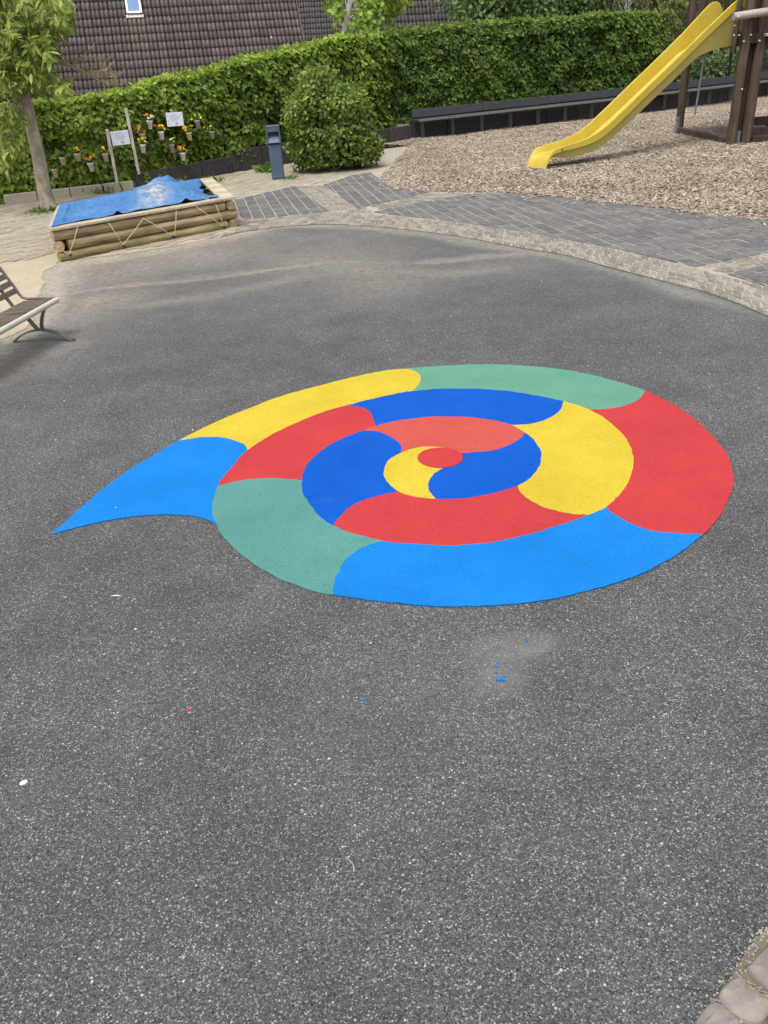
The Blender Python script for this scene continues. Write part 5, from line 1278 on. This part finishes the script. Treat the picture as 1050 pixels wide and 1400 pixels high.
# paler skirts beneath both flanks
for sg in (-1, 1):
    V = []; rows = 0
    for s, b_, l_ in zip(ss, bz, lz):
        if s < .2: continue
        e = np.clip((s - .2) / .25, 0, 1); f = np.clip((s - 3.2) / .7, 0, 1); up = l_ - min(.12, .6 * (l_ - b_)); dn = b_ - .02 - .05 * e
        for x, z in ((.206 + .05 * f, up), (.227 + .05 * f, up), (.206 + .035 * f, dn), (.192, dn)): V.append(np.array([*(sdir * s + sn * sg * x), z]))
        rows += 1
    mb = MB(); mb.add(V, [(i * 4 + k, (i + 1) * 4 + k, (i + 1) * 4 + (k + 1) % 4, i * 4 + (k + 1) % 4) for i in range(rows - 1) for k in range(4)], False); mb.add(V[:4], [(3, 2, 1, 0)]); mb.add(V[-4:], [(0, 1, 2, 3)]); mb.build('side_skirt', 'slide_skirt', slide)
for s, z in ((.34, .325),): MB().cyl(np.array([*(sdir * s + sn * .232), z]), np.array([*(sdir * s + sn * .25), z]), .012, n=10).build('bolt', 'peg', slide)

tower = tag(empty('play_tower', tR_), 'dark brown wooden play tower of round posts beside the slide', 'play tower'); to = tR_
LEAN = np.array([.025, 0, 1.])
def post(p, r, z1, mat='tower_wood', name='post', z0=-.1, lean=LEAN, rr=None):
    a_ = p - to + np.array([0, 0, z0]); b_ = p - to + lean * z1
    L = np.linalg.norm(b_ - a_); mb = MB(); mb.cyl((0, 0, 0), (0, 0, L), r, rr or r * .95, 16, True, True, 7, .004); ob = mb.build(name, mat, tower, a_); ob.rotation_euler = Vector(b_ - a_).to_track_quat('Z', 'Y').to_euler(); return ob
along = unit((tL - tR_)[:2]); acr = np.array([along[1], -along[0]])         # acr: away from the slide, to the right
def tp(a_, c, z=0.0): return tR_ + np.array([*(along * a_ + acr * c), z])
Dp = np.linalg.norm((tL - tR_)[:2])
post(tL, .078, 3.6); post(tR_, .082, 3.6); post(tR2 + np.array([.0, 0, 0]), .085, 3.6); post((tR_ + tR2) / 2 + np.array([.04, .14, 0]), .06, 3.4, 'tower_wood_dark')
post(tp(Dp, 2.35), .08, 3.6); post(tp(.1, 2.35), .085, 3.6)
for p, nm in ((tL, 1), (tp(Dp, 2.35), 1)):
    mb = MB(); Mx = Matrix.Rotation(R(8), 3, 'Z'); mb.box(p - to + np.array([-.055, -.055, .17]), (.055, .055, .36), Mx, .006); ob = mb.build('foot_plate', 'galvanised', tower)
    for z in (.08, .29): MB().cyl(p - to + np.array([-.06, -.08, z]), p - to + np.array([-.065, -.09, z]), .012, n=8).build('bolt', 'peg', tower)
mb = MB(); mb.box(tR_ - to + np.array([.10, -.04, .12]), (.02, .07, .30), Matrix.Rotation(R(25), 3, 'Z'), .003); mb.build('foot_plate', 'galvanised', tower)
mb = MB(); mb.box(tR_ - to + np.array([.16, -.02, .055]), (.09, .10, .05), Matrix.Rotation(R(25), 3, 'Z'), .003); mb.build('foot_plate', 'galvanised', tower)
PZ = 1.66
def beam(p0, p1, w, h, mat='tower_wood', name='beam', bev=.008):
    p0, p1 = np.array(p0), np.array(p1); d = p1 - p0; L = np.linalg.norm(d); q = Vector(d).to_track_quat('X', 'Z').to_euler(); mb = MB(); mb.box((0, 0, 0), (L, w, h), None, bev); ob = mb.build(name, mat, tower, (p0 + p1) / 2 - to); ob.rotation_euler = q; return ob
gz = .10
beam(tp(.1, .0, gz), tp(Dp - .1, 0, gz), .10, .13); beam(tp(.0, .36, gz), tp(.05, 2.3, gz + .02), .10, .13, 'tower_wood_dark'); beam(tp(.75, .55, gz + .05), tp(.75, 2.4, gz + .02), .12, .16)
beam(tp(1.55, 1.05, gz + .16), tp(1.5, 2.4, gz + .14), .12, .14)
post(tp(1.6, 1.35), .07, 1.9, lean=np.array([.09, 0, 1.]))
off = LEAN * PZ; off[2] = 0
for c, zz_ in ((.0, 0), (2.3, 0)): beam(tp(-.05, c, PZ - .02) + off, tp(Dp + .08, c, PZ - .02) + off, .09, .15, 'tower_wood_dark')
for a_ in (.02, Dp): beam(tp(a_, .05, PZ - .02) + off, tp(a_, 2.3, PZ - .02) + off, .09, .15, 'tower_wood_dark')
for k in range(14): beam(tp(.12 + k * (Dp - .2) / 14 + .08, -.04, PZ + .08) + off, tp(.12 + k * (Dp - .2) / 14 + .08, 2.36, PZ + .08) + off, .17, .035, 'tower_wood', 'deck_board', .004)
# palisade poles of the parapet, open where the slide starts
sla = float((slT - tR_)[:2] @ along)
def palis(p, z0=1.45, z1=3.3, r=.045, mat='tower_wood'): post(p + np.array([LEAN[0] * z0, 0, z0]), r, z1 - z0, mat, 'palisade_pole', 0.0)
a_ = .20
while a_ < Dp - .08:
    if abs(a_ - sla) > .42 and a_ - sla < 1.3: palis(tp(a_, -.09), 1.42 + random.uniform(-.03, .03), 3.25 + random.uniform(-.05, .05), .043, random.choice(['tower_wood', 'tower_wood', 'tower_wood_dark']))
    a_ += .145
c = .45
while c < 2.3:
    palis(tp(-.09, c), 2.02 + random.uniform(-.04, .04), 3.3, .05, random.choice(['tower_wood', 'tower_wood_dark'])); c += .125
c = .2
while c < 2.3: palis(tp(Dp + .09, c), 1.5, 3.3, .05, 'tower_wood_dark'); c += .16
# grey round rail and the shelf below it
rl = tR_ + np.array([-.02, -.16, 0]); z_r = at_depth(1000, 23, rl[1])[2]
r0 = np.array([*at_depth(1003, 23, rl[1])[:1], rl[1], z_r]); r1 = r0 + np.array([2.6, .05, .16])
ob = MB().cyl((0, 0, 0), (0, 0, 2.6), .058, .058, 16).build('rail', 'rail_wood', tower, r0 - to); ob.rotation_euler = Vector(r1 - r0).to_track_quat('Z', 'Y').to_euler()
MB().cyl(r0 - to + np.array([.05, -.05, .0]), r0 - to + np.array([.05, -.064, .0]), .014, n=10).build('bolt_cap', 'bolt_cap', tower)
sh = at_depth(1043, 48, tR2[1] - .05); beam(sh + np.array([0, 0, 0]), sh + np.array([2.0, .05, .10]), .30, .045, 'rail_wood', 'shelf'); beam(sh + np.array([.02, .04, -.13]), sh + np.array([2.0, .05, -.04]), .10, .17, 'tower_wood_dark')
for x, y, pp in ((1004, 48, tL * .5 + tR_ * .5), (1011, 48, tR_), (1017.5, 56.5, tR_), (1027, 47.5, tR_), (1039, 55.5, tR2), (1015, 122, tR_), (1005, 35, tR_)):
    b_ = at_depth(x, y, tR_[1] - .10); MB().cyl(b_ - to + np.array([0, .03, 0]), b_ - to, .012, .010, 8).build('bolt_cap', 'bolt_cap', tower)
# thin steel strut under the platform
p0 = at_line(950, 157, tL[:2] * .62 + tR_[:2] * .38, tL[:2] * .62 + tR_[:2] * .38 + np.array([1, 0.1])); p1 = at_line(966, 60, tL[:2] * .62 + tR_[:2] * .38, tL[:2] * .62 + tR_[:2] * .38 + np.array([1, 0.1])); p0[2] = max(p0[2], 0)
MB().cyl(p0 - to, p1 - to, .018, n=8).build('strut', 'galvanised', tower)
# blue post and small grey wall beyond the fence
bpz = at_depth(1043, 100, 28.0)
bpost = tag(empty('steel_post', (bpz[0], 28.0, 0)), 'slate blue steel post standing beyond the wire fence', 'post')
MB().cyl((0, 0, 0), (0, 0, 2.4), .06, n=12).build('shaft', 'fence_blue', bpost); MB().cyl((0, 0, 2.4), (0, 0, 2.43), .07, n=12).build('cap', 'fence_blue', bpost)

# ================================================================== SMALL THINGS ON THE ASPHALT
g = G(33, 1071, .0); mb = MB(); n = 14; V = []
for f, z in ((.8, 0), (1, .003), (.92, .006), (.5, .008)): V += [(.0125 * f * math.cos(6.283 * k / n), .0085 * f * math.sin(6.283 * k / n) * (1.1 if math.sin(k) > 0 else .95), z) for k in range(n)]
mb.add(V, [(j * n + k, j * n + (k + 1) % n, (j + 1) * n + (k + 1) % n, (j + 1) * n + k) for j in range(3) for k in range(n)] + [tuple(range(3 * n, 4 * n))], True)
o = mb.build('pebble', 'pebble_white', None, g); o.rotation_euler = (0, 0, .5); tag(o, 'flat white oval pebble lying alone on the bare asphalt', 'pebble')
g = G(260, 969); mb = MB(); mb.add([(-.012, -.006, .001), (.006, -.01, .002), (.014, .004, .006), (-.004, .009, .003), (-.012, -.006, .003), (.006, -.01, .004), (.014, .004, .008), (-.004, .009, .005)], [(3, 2, 1, 0), (4, 5, 6, 7), (0, 1, 5, 4), (1, 2, 6, 5), (2, 3, 7, 6), (3, 0, 4, 7)])
o = mb.build('paint_flake', 'scrap_red', None, g); o.scale = (.6, .6, .6)
tag(o, 'tiny red flake lying on the bare asphalt', 'flake')
g = G(482, 1183, .002); tag(MB().tube([(-.012, .02, 0), (-.002, .006, .004), (.004, -.006, .002), (.003, -.02, .001)], .0016, 5).build('twig', 'plank_pale', None, g), 'small pale curled twig on the bare asphalt', 'twig')
g = G(151, 815, .003); o = link('fallen_leaf', leaf_mesh('fallen_leaf', np.zeros((1, 3)), np.array([[1., -.2, .05]]), np.array([[0, 0, 1.]]), [.05], .35, 'petal_white', [.1]), None, g); tag(o, 'single pale fallen leaf on the asphalt below the blue tail', 'leaf')
n = 240; x = rng.uniform(-3.4, 4.5, n); y = rng.uniform(1.3, 10.3, n); C = np.c_[x, y, np.full(n, .003)]
keep = ~inside(C, SANDP) & (np.hypot(C[:, 0] - .35, C[:, 1] - 3.8) > 1.5); C = C[keep]; n = len(C)
T = unit(np.c_[rng.normal(size=(n, 2)), np.full(n, .05)]); Nn = unit(np.c_[rng.normal(size=(n, 2)) * .25, np.ones(n)])
o = link('petal_litter', leaf_mesh('petal_litter', C + np.array([0, 0, .007]), T, Nn, rng.uniform(.005, .011, n), 1.2, 'petal_white', rng.uniform(0, 1, n))); tag(o, 'tiny white petals and grit scattered over the asphalt', 'litter', kind='stuff')
print('objects', len(bpy.data.objects), 'tris', sum(len(m.loops) - 2 * len(m.polygons) for m in bpy.data.meshes))
